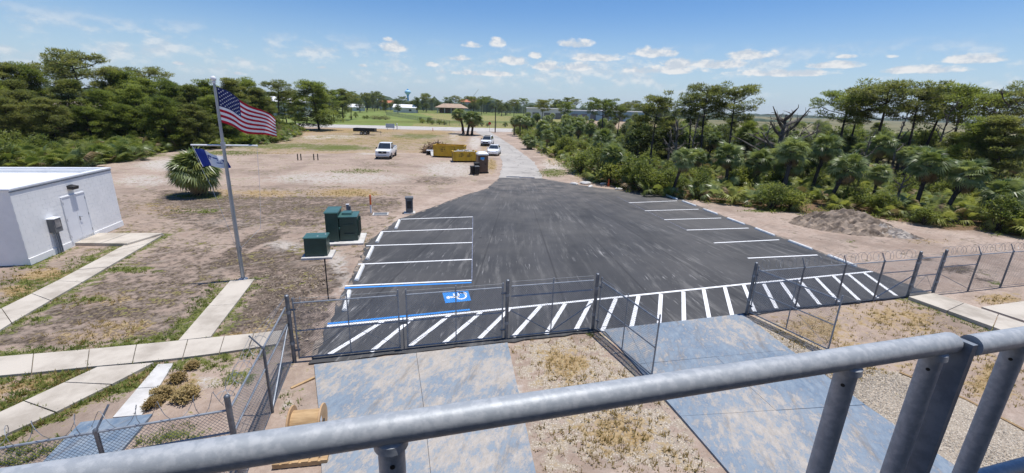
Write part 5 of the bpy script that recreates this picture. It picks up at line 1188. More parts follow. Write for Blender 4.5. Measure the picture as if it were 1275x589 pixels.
def palm(seed, hz=3.2, n=40, s=1.25, leaf='palm', lean=.0):
    rs = np.random.default_rng(seed); r_ = random.Random(seed); tr = MB(); top = np.array([lean, lean*.2, hz])
    pts = [(lean*(q**1.5), lean*.2*q, hz*q) for q in (0, .1, .3, .55, .8, 1)]; tr.tube(pts, [.22, .17, .15, .145, .15, .17], 9)
    for k in range(26):                                     # old leaf boots under the crown
        q = r_.uniform(.62, 1.0); a = r_.uniform(0, 6.28); c = np.array([lean*(q**1.5), lean*.2*q, hz*q]); o = np.array([math.cos(a), math.sin(a), 0])*.15
        tr.tube([tuple(c+o), tuple(c+o*1.9+np.array([0, 0, .22]))], [.035, .02], 3)
    P = [orient(FROND[k % 4], a, e, ro, top, sc_) for k, (a, e, ro, sc_) in enumerate(palm_fronds(seed, n, s))]
    Dd = [orient(FROND[3], r_.uniform(0, 6.3), r_.uniform(-1.45, -1.0), r_.uniform(-.6, .6), top-np.array([0, 0, .1]), s*r_.uniform(.7, 1.0)) for k in range(9)]
    return dict(trunk=tr.mesh('trunk', 'bark_dark'), crown=trimesh('crown', np.concatenate(P), [leaf]), dead_skirt=trimesh('dead_skirt', np.concatenate(Dd), ['dead_frond']))
def shrub(seed, leaf='shrub', n=1900, rx=1.3, hz=2.2):
    rs = np.random.default_rng(seed); P = []; tr = MB()
    for k in range(13):
        a = k*2.4; q = math.sqrt((k+.5)/13); c = np.array([rx*.8*q*math.cos(a), rx*.8*q*math.sin(a), hz*(.72-.42*q*q)*rs.uniform(.8, 1.25)])
        tr.tube([(0, 0, 0), tuple(c)], [.05, .015], 4, False); rr_ = rs.uniform(.38, .62)*rx/1.3; P.append(clump(rs, c, (rr_, rr_, rr_*.85), n//13, .16, .055, .35, .4))
    return dict(stem=tr.mesh('stem', 'bark_dark'), foliage=trimesh('foliage', np.concatenate(P), [leaf]))
def deadtree(seed, hz=8.0, spread=3.2, n=9, rbase=.28, fork=.45, twigs=4):
    r_ = random.Random(seed); m = MB(); tp = Vector((r_.uniform(-.3, .3), r_.uniform(-.3, .3), hz*.8))
    m.tube([(0, 0, 0), (.08, 0, hz*.2), (-.05, .1, hz*.45), tuple(tp)], [rbase, rbase*.75, rbase*.55, rbase*.2], 8); lm = MB()
    for k in range(n):
        f_ = fork+(1-fork)*k/n; b = Vector((0, 0, 0)).lerp(tp, f_*.98); a = k*2.4+r_.uniform(-.4, .4); l = spread*(1.1-.6*f_)*r_.uniform(.6, 1.15); d = Vector((math.cos(a), math.sin(a), r_.uniform(.25, 1.0))).normalized()
        p1 = b+d*l*.45+Vector((0, 0, r_.uniform(-.15, .2))); p2 = b+d*l+Vector((r_.uniform(-.3, .3), r_.uniform(-.3, .3), r_.uniform(0, .5)))
        lm.tube([tuple(b), tuple(p1), tuple(p2)], [rbase*.42, rbase*.30, .03], 6)
        for j in range(twigs):
            s0 = p1.lerp(p2, r_.random()); dd = Vector((r_.uniform(-1, 1), r_.uniform(-1, 1), r_.uniform(-.1, 1))).normalized()*l*r_.uniform(.2, .45); lm.tube([tuple(s0), tuple(s0+dd*.6+Vector((0, 0, .05))), tuple(s0+dd)], [.035, .022, .008], 4)
    return dict(trunk=m.mesh('trunk', 'bark_dead'), limbs=lm.mesh('limbs', 'bark_dead'))
def spawn(name, parts, label, cat, loc, rz=0, s=1.0, group=None, sz=None):
    t = thing(name, label, cat, loc, rz, group); t.scale = (s, s, sz or s)
    for k, me in parts.items(): link(k, me, t)
    return t
PINE = {'umbrella': [pine(k, 'umbrella', 'pine2' if k % 2 else 'pine') for k in (1, 2, 3)], 'full': [pine(k, 'full', 'pine2' if k % 2 else 'pine') for k in (11, 12, 13, 14)], 'dense': [pine(21, 'dense'), pine(22, 'dense', 'pine2')], 'sparse': [pine(k, 'sparse', 'pine2') for k in (31, 32)]}
BROAD = [broad(k) for k in (41, 42, 43)]
PALM = [palm(51, 3.2, 40, 1.25), palm(52, 3.6, 38, 1.3, lean=.5), palm(53, 2.9, 44, 1.35, lean=-.4), palm(54, 3.9, 36, 1.2, lean=.9)]
SHRUB = [shrub(61), shrub(62, 'shrub', 2200, 1.5, 2.6), shrub(63, 'shrub_y', 1700, 1.2, 1.7), shrub(64, 'shrub', 2000, 1.3, 3.0)]
cnt = {}
def tree_at(tx, ty, D, kind, label, group, name='pine_tree', wide=1.0):
    x, y, z = AT(tx, ty, D); ps = PINE[kind]; k = cnt.get(kind, 0); cnt[kind] = k+1
    s_ = z/9.75; t = spawn(name, ps[k % len(ps)], label, 'tree', (x, y, 0), rng.uniform(0, 6.28), s_, group); t.scale = (s_*wide, s_*wide, s_); return t
# --- left wood
GL = 'pines of the left wood'
ORD = ['first', 'second', 'third', 'fourth', 'fifth', 'sixth', 'seventh', 'eighth', 'ninth', 'tenth', 'eleventh', 'twelfth', 'thirteenth', 'fourteenth', 'fifteenth', 'sixteenth', 'seventeenth', 'eighteenth']
LP = [(92, 67, 66, 'umbrella', 'tallest flat-topped pine standing up from the left wood'), (66, 77, 72, 'umbrella', 'thin high pine just left of the tallest pine'), (186, 87, 78, 'umbrella', 'small open-crowned pine sticking up behind the left wood'), (343, 103, 96, 'umbrella', 'single pine with bare trunk behind the national flag'),
      (8, 80, 60, 'full', 'tall bushy pine at the left edge above the building roof'), (36, 82, 62, 'full', 'second bushy pine from the left edge of the wood'), (132, 84, 66, 'full', 'broad pine directly right of the tallest pine'), (152, 92, 62, 'full', 'pine sloping down right of the broad pine'), (78, 100, 50, 'full', 'sunlit front pine below the tallest pine'), (212, 101, 66, 'full', 'rounded pine left of the flagpole top'), (232, 106, 60, 'full', None), (252, 102, 70, 'full', None), (288, 99, 80, 'full', 'pine just right of the finial behind the flag'), (308, 99, 86, 'full', None), (322, 110, 84, 'full', None), (168, 108, 54, 'full', None), (120, 112, 52, 'full', None), (25, 112, 48, 'full', None), (196, 120, 52, 'full', None), (55, 122, 46, 'full', None), (104, 132, 49, 'full', None), (4, 122, 45, 'full', None), (268, 118, 60, 'full', None), (240, 130, 55, 'full', None), (300, 124, 74, 'full', None), (150, 130, 51, 'full', None), (-20, 95, 52, 'full', None), (-45, 85, 56, 'full', None), (335, 122, 92, 'full', None), (215, 138, 53, 'full', None), (282, 138, 62, 'full', None), (180, 98, 72, 'full', None), (15, 100, 55, 'full', None)]
LPX = iter(['squat pine just left of the flagpole top', 'pine rising behind the finial of the flagpole', 'pine behind the canton of the flag', 'pine right of the flag hoist', 'front pine above the rounded palmettos left of the flagpole', 'front pine right of the sunlit front pine', 'low front pine above the building roof at left', 'front pine between building and lone palm', 'low pine over the left roof corner of the building', 'low pine under the sunlit front pine', 'lowest pine at the left picture edge', 'pine behind the upper flagpole shaft', 'low pine standing just left of the flagpole shaft', 'pine behind the fly end of the flag', 'low pine left of the lone palm', 'pine partly cut by the left picture edge', 'tall pine mostly outside the left picture edge', 'last pine of the left wood towards the lone round tree', 'low pine over the lone palm', 'low pine behind the flag stripes', 'pine behind the small open-crowned pine', 'pine between the two tall left edge pines'])
for a in LP: tree_at(a[0], a[1], a[2]+(7 if a[2] < 66 else 3), 'dense' if (a[1] > 110 and a[2] < 62) else a[3], a[4] or next(LPX), GL)
tree_at(390, 101, 109, 'dense', 'dark dense round tree standing alone before the cross road', None, 'round_tree', 1.3)
for i, (x, y, D) in enumerate(((365, 120, 118), (412, 112, 150), (425, 111, 165), (436, 117, 175), (352, 114, 125))):
    x_, y_, z_ = AT(x, y, D); spawn('pine_tree', PINE['umbrella' if i % 2 else 'full'][i % 3], ['dark pine just left of the lone round tree across the road', 'dark pine directly right of the lone round tree', 'flat-topped pine second right of the lone round tree', 'dark pine third right of the lone round tree', 'thin pine between the flag end and the lone round tree'][i], 'tree', (x_, y_, 0), i, z_/9.75, 'pines beyond the lone round tree')
def inside(p, poly):
    r = False; n = len(poly)
    for i in range(n):
        (x1, y1), (x2, y2) = poly[i], poly[(i+1) % n]
        if (y1 > p[1]) != (y2 > p[1]) and p[0] < (x2-x1)*(p[1]-y1)/(y2-y1)+x1: r = not r
    return r
def scatter(poly, n, mind, bias=None, tries=40000):
    xs = [p[0] for p in poly]; ys = [p[1] for p in poly]; out = []
    for _ in range(tries):
        p = (rng.uniform(min(xs), max(xs)), rng.uniform(min(ys), max(ys)))
        if not inside(p, poly) or (bias and rng.random() > bias(p)): continue
        if all((p[0]-q[0])**2+(p[1]-q[1])**2 > mind*mind for q in out): out.append(p)
        if len(out) >= n: break
    return out
# undergrowth: clumps of palmetto fans nobody could count
def undergrowth(name, label, pts, s0, s1, leafs, dead=.08):
    P = {k: [] for k in leafs+['dead_frond']}
    for (x, y) in pts:
        s_ = rng.uniform(s0, s1); lf = rng.choice(leafs)
        for k in range(9):
            f_ = (k+.5)/9; key = 'dead_frond' if rng.random() < dead else lf
            P[key].append(orient(FROND[k % 4], k*2.4+rng.uniform(-.4, .4), 1.25-1.15*f_, rng.uniform(-.6, .6), (x+rng.uniform(-.3, .3), y+rng.uniform(-.3, .3), rng.uniform(0, .25)*s_), s_*rng.uniform(.8, 1.15)))
    V, mi = [], []; ks = [k for k in P if P[k]]
    for i, k in enumerate(ks): v = np.concatenate(P[k]); V.append(v); mi += [i]*(len(v)//3)
    o = link(name, trimesh(name, np.concatenate(V), ks, mi)); return tag(o, label, 'undergrowth', None, 'stuff')
lfront = [Vector(G(*p)) for p in LW_FRONT]
def nearfront(fr, depth):
    def f_(p):
        if abs(p[0]) > 1.32*p[1]+3: return 0
        d = min((Vector(p)-(a.lerp(b, max(0, min(1, (Vector(p)-a).dot(b-a)/max((b-a).length_squared, 1e-6)))))).length for a, b in zip(fr[:-1], fr[1:])); return 1 if d < depth else .12
    return f_
lband = []
for a, b in zip(lfront[:-1], lfront[1:]):
    for k in range(int((b-a).length/.16)):
        p = a.lerp(b, rng.random()); p = (p.x+rng.gauss(0, 1.0), p.y+rng.gauss(1.2, 2.2))
        if abs(p[0]) < 1.3*p[1]+3: lband.append(p)
undergrowth('palmetto_thicket', 'yellow-green palmetto thicket along the foot of the left wood', lband+scatter(LWOOD, 420, .8, nearfront(lfront, 12)), 1.0, 1.8, ['palm_y', 'palm_y', 'palm', 'shrub_y'])
for i, (x, y) in enumerate(scatter(LWOOD, 42, 2.0, nearfront(lfront, 12))): spawn('shrub', SHRUB[i % 4], 'leafy shrub in the understorey of the left wood', 'shrub', (x, y, 0), rng.uniform(0, 6), rng.uniform(.8, 1.35), 'shrubs under the left pines')

# --- right wood
GP = 'cabbage palms of the right wood'
rfront = [Vector(G(*p)) for p in RB_FRONT]
undergrowth('palmetto_thicket', 'low palmetto and fern thicket filling the right wood', scatter(RBELT, 1700, .7, nearfront(rfront, 24)), .7, 1.45, ['palm_y', 'palm', 'palm', 'shrub_y', 'shrub'], .10)
KP = [(1034, 168, 41, 1, 'slanting palm with dark trunk right of the gnarled dead tree'), (1064, 192, 35.5, 3, 'leaning palm rising behind the dirt mound'), (1163, 187, 34, 0, 'upright palm with dark straight trunk right of the dirt mound'), (1216, 200, 32.5, 3, 'leaning palm with brown hanging fronds near the right edge'), (990, 187, 41, 1, 'palm with short trunk left of the slanting palm'), (1102, 166, 46, 0, 'palm crown standing behind the leaning palm'), (909, 178, 42, 2, 'full palm at the bend of the wood behind the lot'), (948, 187, 42, 0, 'round palm between the lot and the gnarled dead tree'), (1255, 224, 31, 2, 'low spreading palm at the right edge of the picture'), (660, 168, 78, 2, 'first palm of the right wood beside the drive')]
KEY = []
def frond_palm(x, y, zc, top_z, seed, s, label, lean, group=GP, n=40, name='cabbage_palm', leaf=0):
    """a palm whose fronds are parts of their own"""
    t = thing(name, label, 'palm tree', (x, y, 0), 0, group); r_ = random.Random(seed); hz = zc
    tr = MB(); tr.tube([(lean*(q**1.5), lean*.2*q, hz*q) for q in (0, .1, .3, .55, .8, 1)], [.22, .17, .15, .145, .15, .17], 10)
    for k in range(26):
        q = r_.uniform(.55, 1.0); a = r_.uniform(0, 6.28); c = np.array([lean*(q**1.5), lean*.2*q, hz*q]); o = np.array([math.cos(a), math.sin(a), 0])*.15; tr.tube([tuple(c+o), tuple(c+o*1.9+np.array([0, 0, .22]))], [.035, .02], 3)
    tr.build('trunk', 'bark_dark', t)
    for k, (a, e, ro, sc_) in enumerate(palm_fronds(seed, n, s)):
        o = link('frond', (FMESH_Y if leaf and k % 3 == 0 else FMESH)[k % 4], t); o.location = (lean, lean*.2, hz); o.rotation_euler = (Matrix.Rotation(a, 3, 'Z') @ Matrix.Rotation(-e, 3, 'Y') @ Matrix.Rotation(ro, 3, 'X')).to_euler(); o.scale = (sc_,)*3
    for k in range(9):
        o = link('dead_frond', FDEAD, t); o.location = (lean, lean*.2, hz-.1); o.rotation_euler = (Matrix.Rotation(r_.uniform(0, 6.3), 3, 'Z') @ Matrix.Rotation(r_.uniform(1.0, 1.45), 3, 'Y') @ Matrix.Rotation(r_.uniform(-.6, .6), 3, 'X')).to_euler(); q = s*r_.uniform(.7, 1.0); o.scale = (q, q, q)
    return t
FMESH = [trimesh('frond', F, ['palm']) for F in FROND]; FMESH_Y = [trimesh('frond', F, ['palm_y']) for F in FROND]; FDEAD = trimesh('dead_frond', FROND[3], ['dead_frond'])
for i, (tx, ty, D, k, lb) in enumerate(KP):
    x, y, z = AT(tx, ty, D); ln = (.1, .55, -.3, 1.1)[k]; frond_palm(x-ln, y, max(1.0, z-1.15), z, 70+i, 1.3, lb, ln); KEY.append((x, y))
ok = lambda p: all((p[0]-q[0])**2+(p[1]-q[1])**2 > 3.0 for q in KEY)
bf = nearfront(rfront, 14)
for i, p in enumerate([p for p in scatter(RBELT, 120, 2.3, lambda p: (1 if bf(p) == 1 else .6)) if ok(p)]):
    spawn('cabbage_palm', PALM[i % 4], 'cabbage palm crowded among its like in the right wood', 'palm tree', (*p, 0), rng.uniform(0, 6.3), rng.uniform(.72, 1.1), GP)
for i, p in enumerate(scatter(RBELT, 150, 1.9, nearfront(rfront, 22))): spawn('shrub', SHRUB[i % 4], 'leafy green shrub filling between the palms of the right wood', 'shrub', (*p, 0), rng.uniform(0, 6), rng.uniform(.7, 1.25), 'shrubs of the right wood')
for i, (x, y, s_) in enumerate(((725, 216, 1.35), (745, 224, 1.3), (765, 230, 1.45), (790, 234, 1.35), (815, 240, 1.1), (700, 196, 1.1), (770, 215, 1.6), (835, 240, 1.0), (1150, 280, .7), (1240, 288, .9), (985, 262, 1.0), (960, 260, .9), (1275, 292, 1.0), (870, 246, .8))):
    nth = ORD[sorted((725, 745, 765, 790, 815, 700, 770, 835, 1150, 1240, 985, 960, 1275, 870)).index(x)]
    spawn('shrub', SHRUB[(i*3) % 4], 'bushy shrub on the edge of the right wood, %s counted from the drive' % nth, 'shrub', (*G(x, y), 0), i, s_, 'shrubs on the wood edge')
bk_ = [Vector(G(*p)) for p in ((1300, 216), (1200, 211), (1100, 205), (1000, 200), (900, 190), (830, 180), (760, 172), (700, 163))]
for i in range(46):
    k = rng.randrange(len(bk_)-1); p = bk_[k].lerp(bk_[k+1], rng.random())+Vector((rng.gauss(0, 2.5), rng.gauss(0, 3.5)))
    spawn('tall_shrub', SHRUB[i % 4] if i % 3 else BROAD[i % 3], 'tall bushy growth at the back of the right wood', 'shrub', (p.x, p.y, 0), i, rng.uniform(1.3, 2.0) if i % 3 else rng.uniform(.42, .6), 'tall shrubs at the back of the right wood')
for i in range(64):
    a_ = math.tan(R(rng.uniform(13, 51))); D = rng.uniform(58, 98); x = a_*D
    if i % 4 == 0: spawn('young_pine', PINE['full'][i % 4], 'young pine among the tall growth behind the palms on the right', 'tree', (x, D, 0), i, rng.uniform(.42, .66), 'young trees at the back of the right wood')
    elif i % 4 == 1: spawn('young_tree', BROAD[i % 3], 'young leafy tree among the tall growth behind the palms on the right', 'tree', (x, D, 0), i, rng.uniform(.5, .72), 'young trees at the back of the right wood')
    elif i % 4 == 2: spawn('cabbage_palm', PALM[i % 4], 'taller cabbage palm at the back of the right wood', 'palm tree', (x, D, 0), i, rng.uniform(1.05, 1.35), 'back palms of the right wood')
    else: spawn('tall_shrub', SHRUB[i % 4], 'tall bushy growth at the back of the right wood', 'shrub', (x, D, 0), i, rng.uniform(1.5, 2.3), 'tall shrubs at the back of the right wood')
SNAG = [deadtree(101, 8, 1.3, 6, .14, .45, 3), deadtree(102, 8, 1.7, 8, .12, .5, 4)]
for i, (tx, ty, D, lb) in enumerate(((1130, 135, 52, 'thin bare snag left of the slanted pine'), (1187, 128, 56, 'thin leaning snag between the right-hand pines'), (1020, 150, 50, 'thin grey snag right of the gnarled dead tree'), (958, 148, 52, 'thin grey snag left of the gnarled dead tree'), (795, 160, 60, 'short snag among the palms left of the slender pine'), (1225, 140, 50, 'thin snag near the bare treetop'), (870, 138, 50, 'bare snag beside the half-bare pine'), (1085, 165, 44, 'short grey snag behind the leaning palm'))):
    x, y, z = AT(tx, ty, D); spawn('dead_tree', SNAG[i % 2], lb, 'dead tree', (x, y, 0), i*1.1, z/6.6, 'dead trees of the right wood')
GR = 'pines of the right wood'
RP = [(752, 124, 95, 'umbrella', 'round-topped pine above the long shed', 1.15), (772, 131, 97, 'umbrella', 'smaller pine against the right side of the round-topped pine', .9), (676, 125, 150, 'umbrella', 'left of two pines beyond the palms near the sheds', 1), (704, 128, 140, 'umbrella', 'right of two pines beyond the palms near the sheds', 1), (819, 120, 48, 'sparse', 'slender pale pine with thin trunk in front of the burnt trees', .85), (886, 108, 58, 'umbrella', 'left one of the tall pine pair above the lot', .9), (919, 110, 56, 'umbrella', 'right one of the tall pine pair above the lot', .9), (866, 122, 60, 'sparse', 'half-bare pine left of the tall pine pair', .8), (1058, 116, 62, 'umbrella', 'broad flat pine first in the right-hand row', 1.15), (1104, 104, 60, 'umbrella', 'tallest broad pine of the right-hand row', 1.2), (1075, 112, 66, 'sparse', 'thin pine between the two broad flat pines', .9), (1152, 110, 58, 'umbrella', 'slanted pine third in the right-hand row', .95), (1176, 110, 62, 'sparse', 'open pine right of the slanted pine', 1), (1208, 110, 58, 'umbrella', 'flat pine fourth in the right-hand row', 1.05), (1238, 113, 60, 'sparse', 'last thin pine before the bare treetop', 1), (1232, 150, 44, 'full', 'low bushy pine below the right-hand row', 1.15), (1262, 146, 42, 'full', 'low bushy pine at the right edge', 1.1), (935, 150, 60, 'full', 'small dark pine beside the gnarled dead tree', .9), (1190, 165, 50, 'full', 'young pine half hidden behind the upright palm', 1), (1300, 108, 55, 'umbrella', 'pine just cut by the right edge', 1)]
for tx, ty, D, kd, lb, wd in RP: tree_at(tx, ty, D, kd, lb, GR, wide=wd)
# burnt and bare trees
for tx, ty, D, sd_, kw, lb in ((985, 119, 46, 5, dict(spread=4.4, n=16, rbase=.46, fork=.32, twigs=5), 'gnarled dead tree with thick pale broken limbs'), (850, 130, 47, 6, dict(spread=2.6, n=9, rbase=.24, fork=.4, twigs=5), 'grey dead tree with fine bare branches behind the lot'), (1268, 96, 55, 7, dict(spread=2.6, n=9, rbase=.2, fork=.55, twigs=5), 'bare treetop with twigs at the right edge'), (1128, 207, 34.5, 8, dict(spread=1.3, n=5, rbase=.2, fork=.6, twigs=3), 'short bare dark trunk left of the upright palm'), (838, 150, 50, 9, dict(spread=2.2, n=7, rbase=.18, fork=.35, twigs=5), 'lower bare tree leaning beside the grey dead tree')):
    x, y, z = AT(tx, ty, D); sc_ = z/8.0; pr = deadtree(sd_, 8.0, kw['spread']/sc_ if sc_ < .7 else kw['spread'], kw['n'], kw['rbase']/max(sc_, .6), kw['fork'], kw['twigs']); spawn('dead_tree', pr, lb, 'dead tree', (x, y, 0), sd_*1.3, sc_, 'dead trees of the right wood')
# roadside palm and the palm by the flagpole
for i, (x, y, lb) in enumerate(((582, 168.5, 'left stem of the palm cluster at the end of the drive'), (587.5, 168, 'right stem of the palm cluster at the end of the drive'), (577, 166.5, 'rear stem of the palm cluster at the end of the drive'))): spawn('cabbage_palm', PALM[(i+1) % 4], lb, 'palm tree', (*G(x, y), 0), i*2, 1.12, 'palms at the end of the drive').scale = (1.85, 1.85, 1.2)
for i, (x, y) in enumerate(((640, 168), (648, 170), (655, 166))): spawn('cabbage_palm', PALM[i], ['leftmost palm at the far tip of the right wood', 'middle palm at the far tip of the right wood', 'rightmost palm at the far tip of the right wood'][i], 'palm tree', (*G(x, y), 0), i*2.2, 1.05, 'palms at the far tip of the right wood')
frond_palm(*G(247, 243), 1.75, 3.5, 91, 1.55, 'bushy lone palm standing on the sand behind the flagpole', .05, None, 120, 'cabbage_palm', 1)

for i in range(70):
    a_ = R(rng.uniform(14, 52)); D = rng.uniform(105, 420); s_ = rng.uniform(.7, 1.5)*(1 if D < 200 else 1.5)
    spawn('marsh_bush', SHRUB[i % 4], 'dark bush dotted over the open marsh behind the right pines', 'shrub', (D*math.tan(a_), D, 0), i, s_, 'bushes on the marsh')
# --- far treeline
for i in range(150):
    D = rng.uniform(335, 460); x = rng.uniform(-270, 150)
    if abs(x-G(561, 141.2)[0]*D/370) < 15 and D < 380: D = 425
    if abs(x/D-AT(507.5, 120, 1)[0]) < .022: continue
    k = rng.random(); pr = PINE['umbrella'][i % 3] if k < .35 else (BROAD[i % 3] if k < .8 else PINE['full'][i % 4]); h_ = rng.uniform(8.5, 13) if k >= .35 else rng.uniform(11, 15)
    spawn('far_tree', pr, 'distant tree in the line beyond the lawns and pavilion', 'tree', (x, D, 0), rng.uniform(0, 6), h_/9.5, 'distant treeline'); 
TT = ['above the left end of the lawn', 'at the left end of the lawn', 'right of the utility pole', 'well right of the utility pole', 'right above the pavilion roof end', 'behind the utility pole', 'above the right half of the pavilion', 'above the left half of the pavilion', 'left of the white house', 'between water tower and pavilion', 'just left of the water tower', 'right of the pavilion in front of the red roof', 'under the crane boom', 'right of the crane', 'below the water tower bowl', 'right beside the water tower', 'left beside the water tower', 'in front of the orange roof on its left', 'in front of the orange roof on its right']
for i, (x, y, D, k) in enumerate(((455, 117, 300, 0), (447, 122, 290, 1), (640, 125, 300, 0), (660, 127, 310, 1), (600, 124, 320, 0), (625, 127, 320, 1), (575, 124, 400, 0), (545, 122, 410, 1), (480, 125, 300, 2), (520, 122, 330, 2), (495, 127, 290, 1), (578, 126, 395, 1), (586, 126, 400, 1), (592, 125, 398, 1), (507, 124, 390, 1), (514, 121, 380, 1), (501, 121, 385, 0), (478, 125, 380, 1), (486, 126, 385, 1))):
    a, b, c_ = AT(x, y, D); spawn('far_tree', (PINE['umbrella'][i % 3], BROAD[i % 3], PINE['full'][i % 4])[k], 'tall far tree %s' % TT[i], 'tree', (a, b, 0), i, c_/9.5, 'tall distant trees')
def ridge(name, label, x0, x1, D, h, step, seed, mat='distant'):
    r_ = random.Random(seed); m = MB(); n = int((x1-x0)/step); vs = []
    for i in range(n+1):
        z = h*(.55+.45*r_.random())*min(1, .05+4*(1-i/n)); x = x0+(x1-x0)*i/n; dd = D+r_.uniform(-1, 1)*step
        vs += [(x, dd-step*2, 0), (x, dd-step, z*.8), (x, dd+step, z), (x, dd+step*4, 0)]
    m.add(vs, [(i*4+k, (i+1)*4+k, (i+1)*4+k+1, i*4+k+1) for i in range(n) for k in range(3)]); o = m.build(name, mat, None); return tag(o, label, 'wood', None, 'stuff')
ridge('distant_wood', 'low dark line of woods closing the left and middle horizon', -1100, 330, 480, 14.5, 4, 4)
ridge('distant_wood', 'thin blue-green line of woods on the right horizon', -50, 5200, 1700, 12, 12, 5)
# hedge and garden shrubs on the far lawn
for i, (x, y, s_, pr, lb) in enumerate(((466, 148.5, 1.2, 0, 'left clump of the clipped hedge on the lawn'), (473, 148.8, 1.2, 0, 'middle clump of the clipped hedge on the lawn'), (480, 149, 1.2, 0, 'right clump of the clipped hedge on the lawn'))):
    spawn('hedge', shrub(80+i, 'hedge_red', 900, 2.0, 1.5), lb, 'hedge', (*G(x, y), 0), i, s_, 'clipped hedge on the lawn', 1.0)
GSX = [423, 428, 437, 443, 453.5, 457, 526, 533, 538, 547, 553, 600, 607, 524, 535, 420, 640, 629]
for i, (x, y) in enumerate(((423, 147.5), (428, 147), (437, 147.5), (443, 147), (453.5, 148.2), (457, 148.2), (526, 153.5), (533, 154), (538, 155), (547, 155), (553, 155.5), (600, 157.5), (607, 157.5), (524, 150.5), (535, 151), (420, 146.5), (640, 158.5), (629, 158))):
    spawn('garden_shrub', SHRUB[i % 4], 'small planted shrub on the far lawn, %s counted from the left' % ORD[sorted(GSX).index(x)], 'shrub', (*G(x, y), 0), i, rng.uniform(.55, 1.0), 'small shrubs on the far lawn')

# ------------------------------------------------------------------ weeds, grass and gravel on the near ground
def tufts(name, label, key, mat, n, hmin, hmax, blades, thr, region):
    xs, P = [], []; rs = np.random.default_rng(len(name)*7+n); got = 0
    (xa, xb, ya, yb) = region
    for _ in range(n*14):
        y = ya+(yb-ya)*rng.random()**1.6; x = rng.uniform(max(xa, -1.25*y-4), min(xb, 1.25*y+4)); v = cover_at(key, x, y)
        if v < thr or rng.random() > v*1.1: continue
        if inside((x, y), LOTW) or any(inside((x, y), q) for q in SLABQ): continue
        s_ = rng.uniform(hmin, hmax); a = rs.uniform(0, 6.28, (blades, 1)); sp = rs.uniform(.2, 1.0, (blades, 1)); d = np.concatenate([np.cos(a)*sp, np.sin(a)*sp, np.ones_like(a)*rs.uniform(.5, 1.2, (blades, 1))], 1)
        b = np.array([x, y, -.02])+np.concatenate([np.cos(a), np.sin(a), a*0], 1)*rs.uniform(0, .5, (blades, 1))*s_; w_ = np.concatenate([-np.sin(a), np.cos(a), a*0], 1)*s_*.13
        P.append(np.stack([b-w_, b+w_, b+unit(d)*s_*rs.uniform(.6, 1.2, (blades, 1))], 1).reshape(-1, 3)); got += 1
        if got >= n: break
    if P: tag(link(name, trimesh(name, np.concatenate(P), [mat])), label, 'grass', None, 'stuff')
tufts('dry_grass', 'dead tan grass tufts scattered over the sandy ground', 'dry', 'grass_dry', 9000, .04, .13, 6, .25, (-40, 40, 5, 60))
tufts('green_weeds', 'green weeds and grass tufts along walks and patches', 'green', 'grass_green', 14000, .04, .14, 7, .25, (-40, 40, 5, 60))
# grass and creeper fringe at the foot of the right wood
fr = []
for a, b in zip(rfront[:-1], rfront[1:]):
    n = int((b-a).length/.25)
    for k in range(n): p = a.lerp(b, k/n); fr.append((p.x+rng.gauss(0, .5), p.y+rng.gauss(.5, .7)))
P = []
for (x, y) in fr: P.append(clump(nr, (x, y, .08), (.3, .3, .18), 16, .28, .035, .6, .2))
tag(link('verge_weeds', trimesh('verge_weeds', np.concatenate(P), ['shrub_y'])), 'fringe of green weeds along the foot of the right wood', 'weeds', None, 'stuff')
# dead brown shrubs beside the walk
DS = shrub(95, 'grass_dry', 900, .8, .8)
for i, (x, y, s_, lb) in enumerate(((232, 497, .62, 'rounded dead brown shrub nearest the low left fence'), (203, 494, .55, 'dead brown shrub left of the rounded one'), (190, 506, .42, 'smallest dead brown shrub by the faded walk'), (222, 474, .45, 'thin dead brown shrub higher up beside the walk'), (240, 458, .4, 'yellowing low shrub touching the long walk'))): spawn('dead_shrub', DS, lb, 'shrub', (*G(x, y), 0), i*1.7, s_*.62, 'dead shrubs beside the walk')
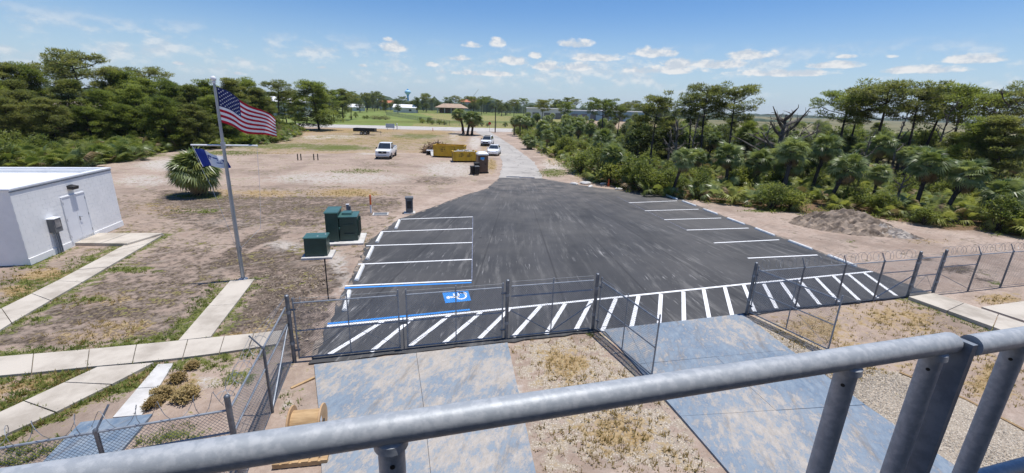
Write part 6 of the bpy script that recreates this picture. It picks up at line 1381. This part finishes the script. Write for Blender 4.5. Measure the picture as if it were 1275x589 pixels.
# gravel stones
def gravel(name, label, poly, n, s0, s1, mat):
    pw = [G(*p) for p in poly]; xs = [p[0] for p in pw]; ys = [p[1] for p in pw]; V = []; F = []; got = 0; rs = nr
    base = np.array([(1, 0, 0), (-.5, .87, 0), (-.5, -.87, 0), (0, 0, .7)]); 
    while got < n:
        p = (rng.uniform(min(xs), max(xs)), rng.uniform(min(ys), max(ys)))
        if not inside(p, pw): continue
        a = rng.uniform(0, 6.28); s_ = rng.uniform(s0, s1); ca, sa = math.cos(a)*s_, math.sin(a)*s_; q = base @ np.array([(ca, sa, 0), (-sa, ca, 0), (0, 0, s_)]) + np.array([p[0], p[1], -.012])
        q[:3] += rs.normal(size=(3, 3))*s_*.25; V.append(np.stack([q[0], q[1], q[3], q[1], q[2], q[3], q[2], q[0], q[3]])); got += 1
    tag(link(name, trimesh(name, np.concatenate(V), [mat])), label, 'gravel', None, 'stuff')
gravel('gravel', 'loose pale stones between the two blue pads', [(634, 428), (752, 411), (905, 589), (668, 589)], 1800, .012, .03, 'pebble')
gravel('gravel', 'clean pale gravel strip beside the right blue pad', [(930, 393), (955, 398), (1046, 444), (1120, 466), (1201, 497), (1290, 545), (1290, 600), (1200, 595), (1062, 495), (976, 433)], 8000, .015, .032, 'pebble')
gravel('clods', 'dark clods of churned soil in front of the transformers', [(320, 340), (405, 330), (400, 400), (372, 440), (310, 412), (300, 360)], 900, .03, .09, 'sandpile')

# ------------------------------------------------------------------ the air
hz = MB().box((0, 1400, 30), (7000, 3400, 62.4))
hm = bpy.data.materials.new('haze_air'); hm.use_nodes = True; hm.node_tree.nodes.clear()
pv = hm.node_tree.nodes.new('ShaderNodeVolumePrincipled'); ho = hm.node_tree.nodes.new('ShaderNodeOutputMaterial')
pv.inputs['Color'].default_value = (.80, .88, 1.0, 1); pv.inputs['Density'].default_value = .00009; pv.inputs['Anisotropy'].default_value = .2
hm.node_tree.links.new(pv.outputs[0], ho.inputs['Volume'])
air = hz.build('haze', hm); tag(air, 'thin bluish summer haze over the whole site', 'haze', None, 'stuff')

for o in bpy.data.objects:
    if '_w' in o: del o['_w']
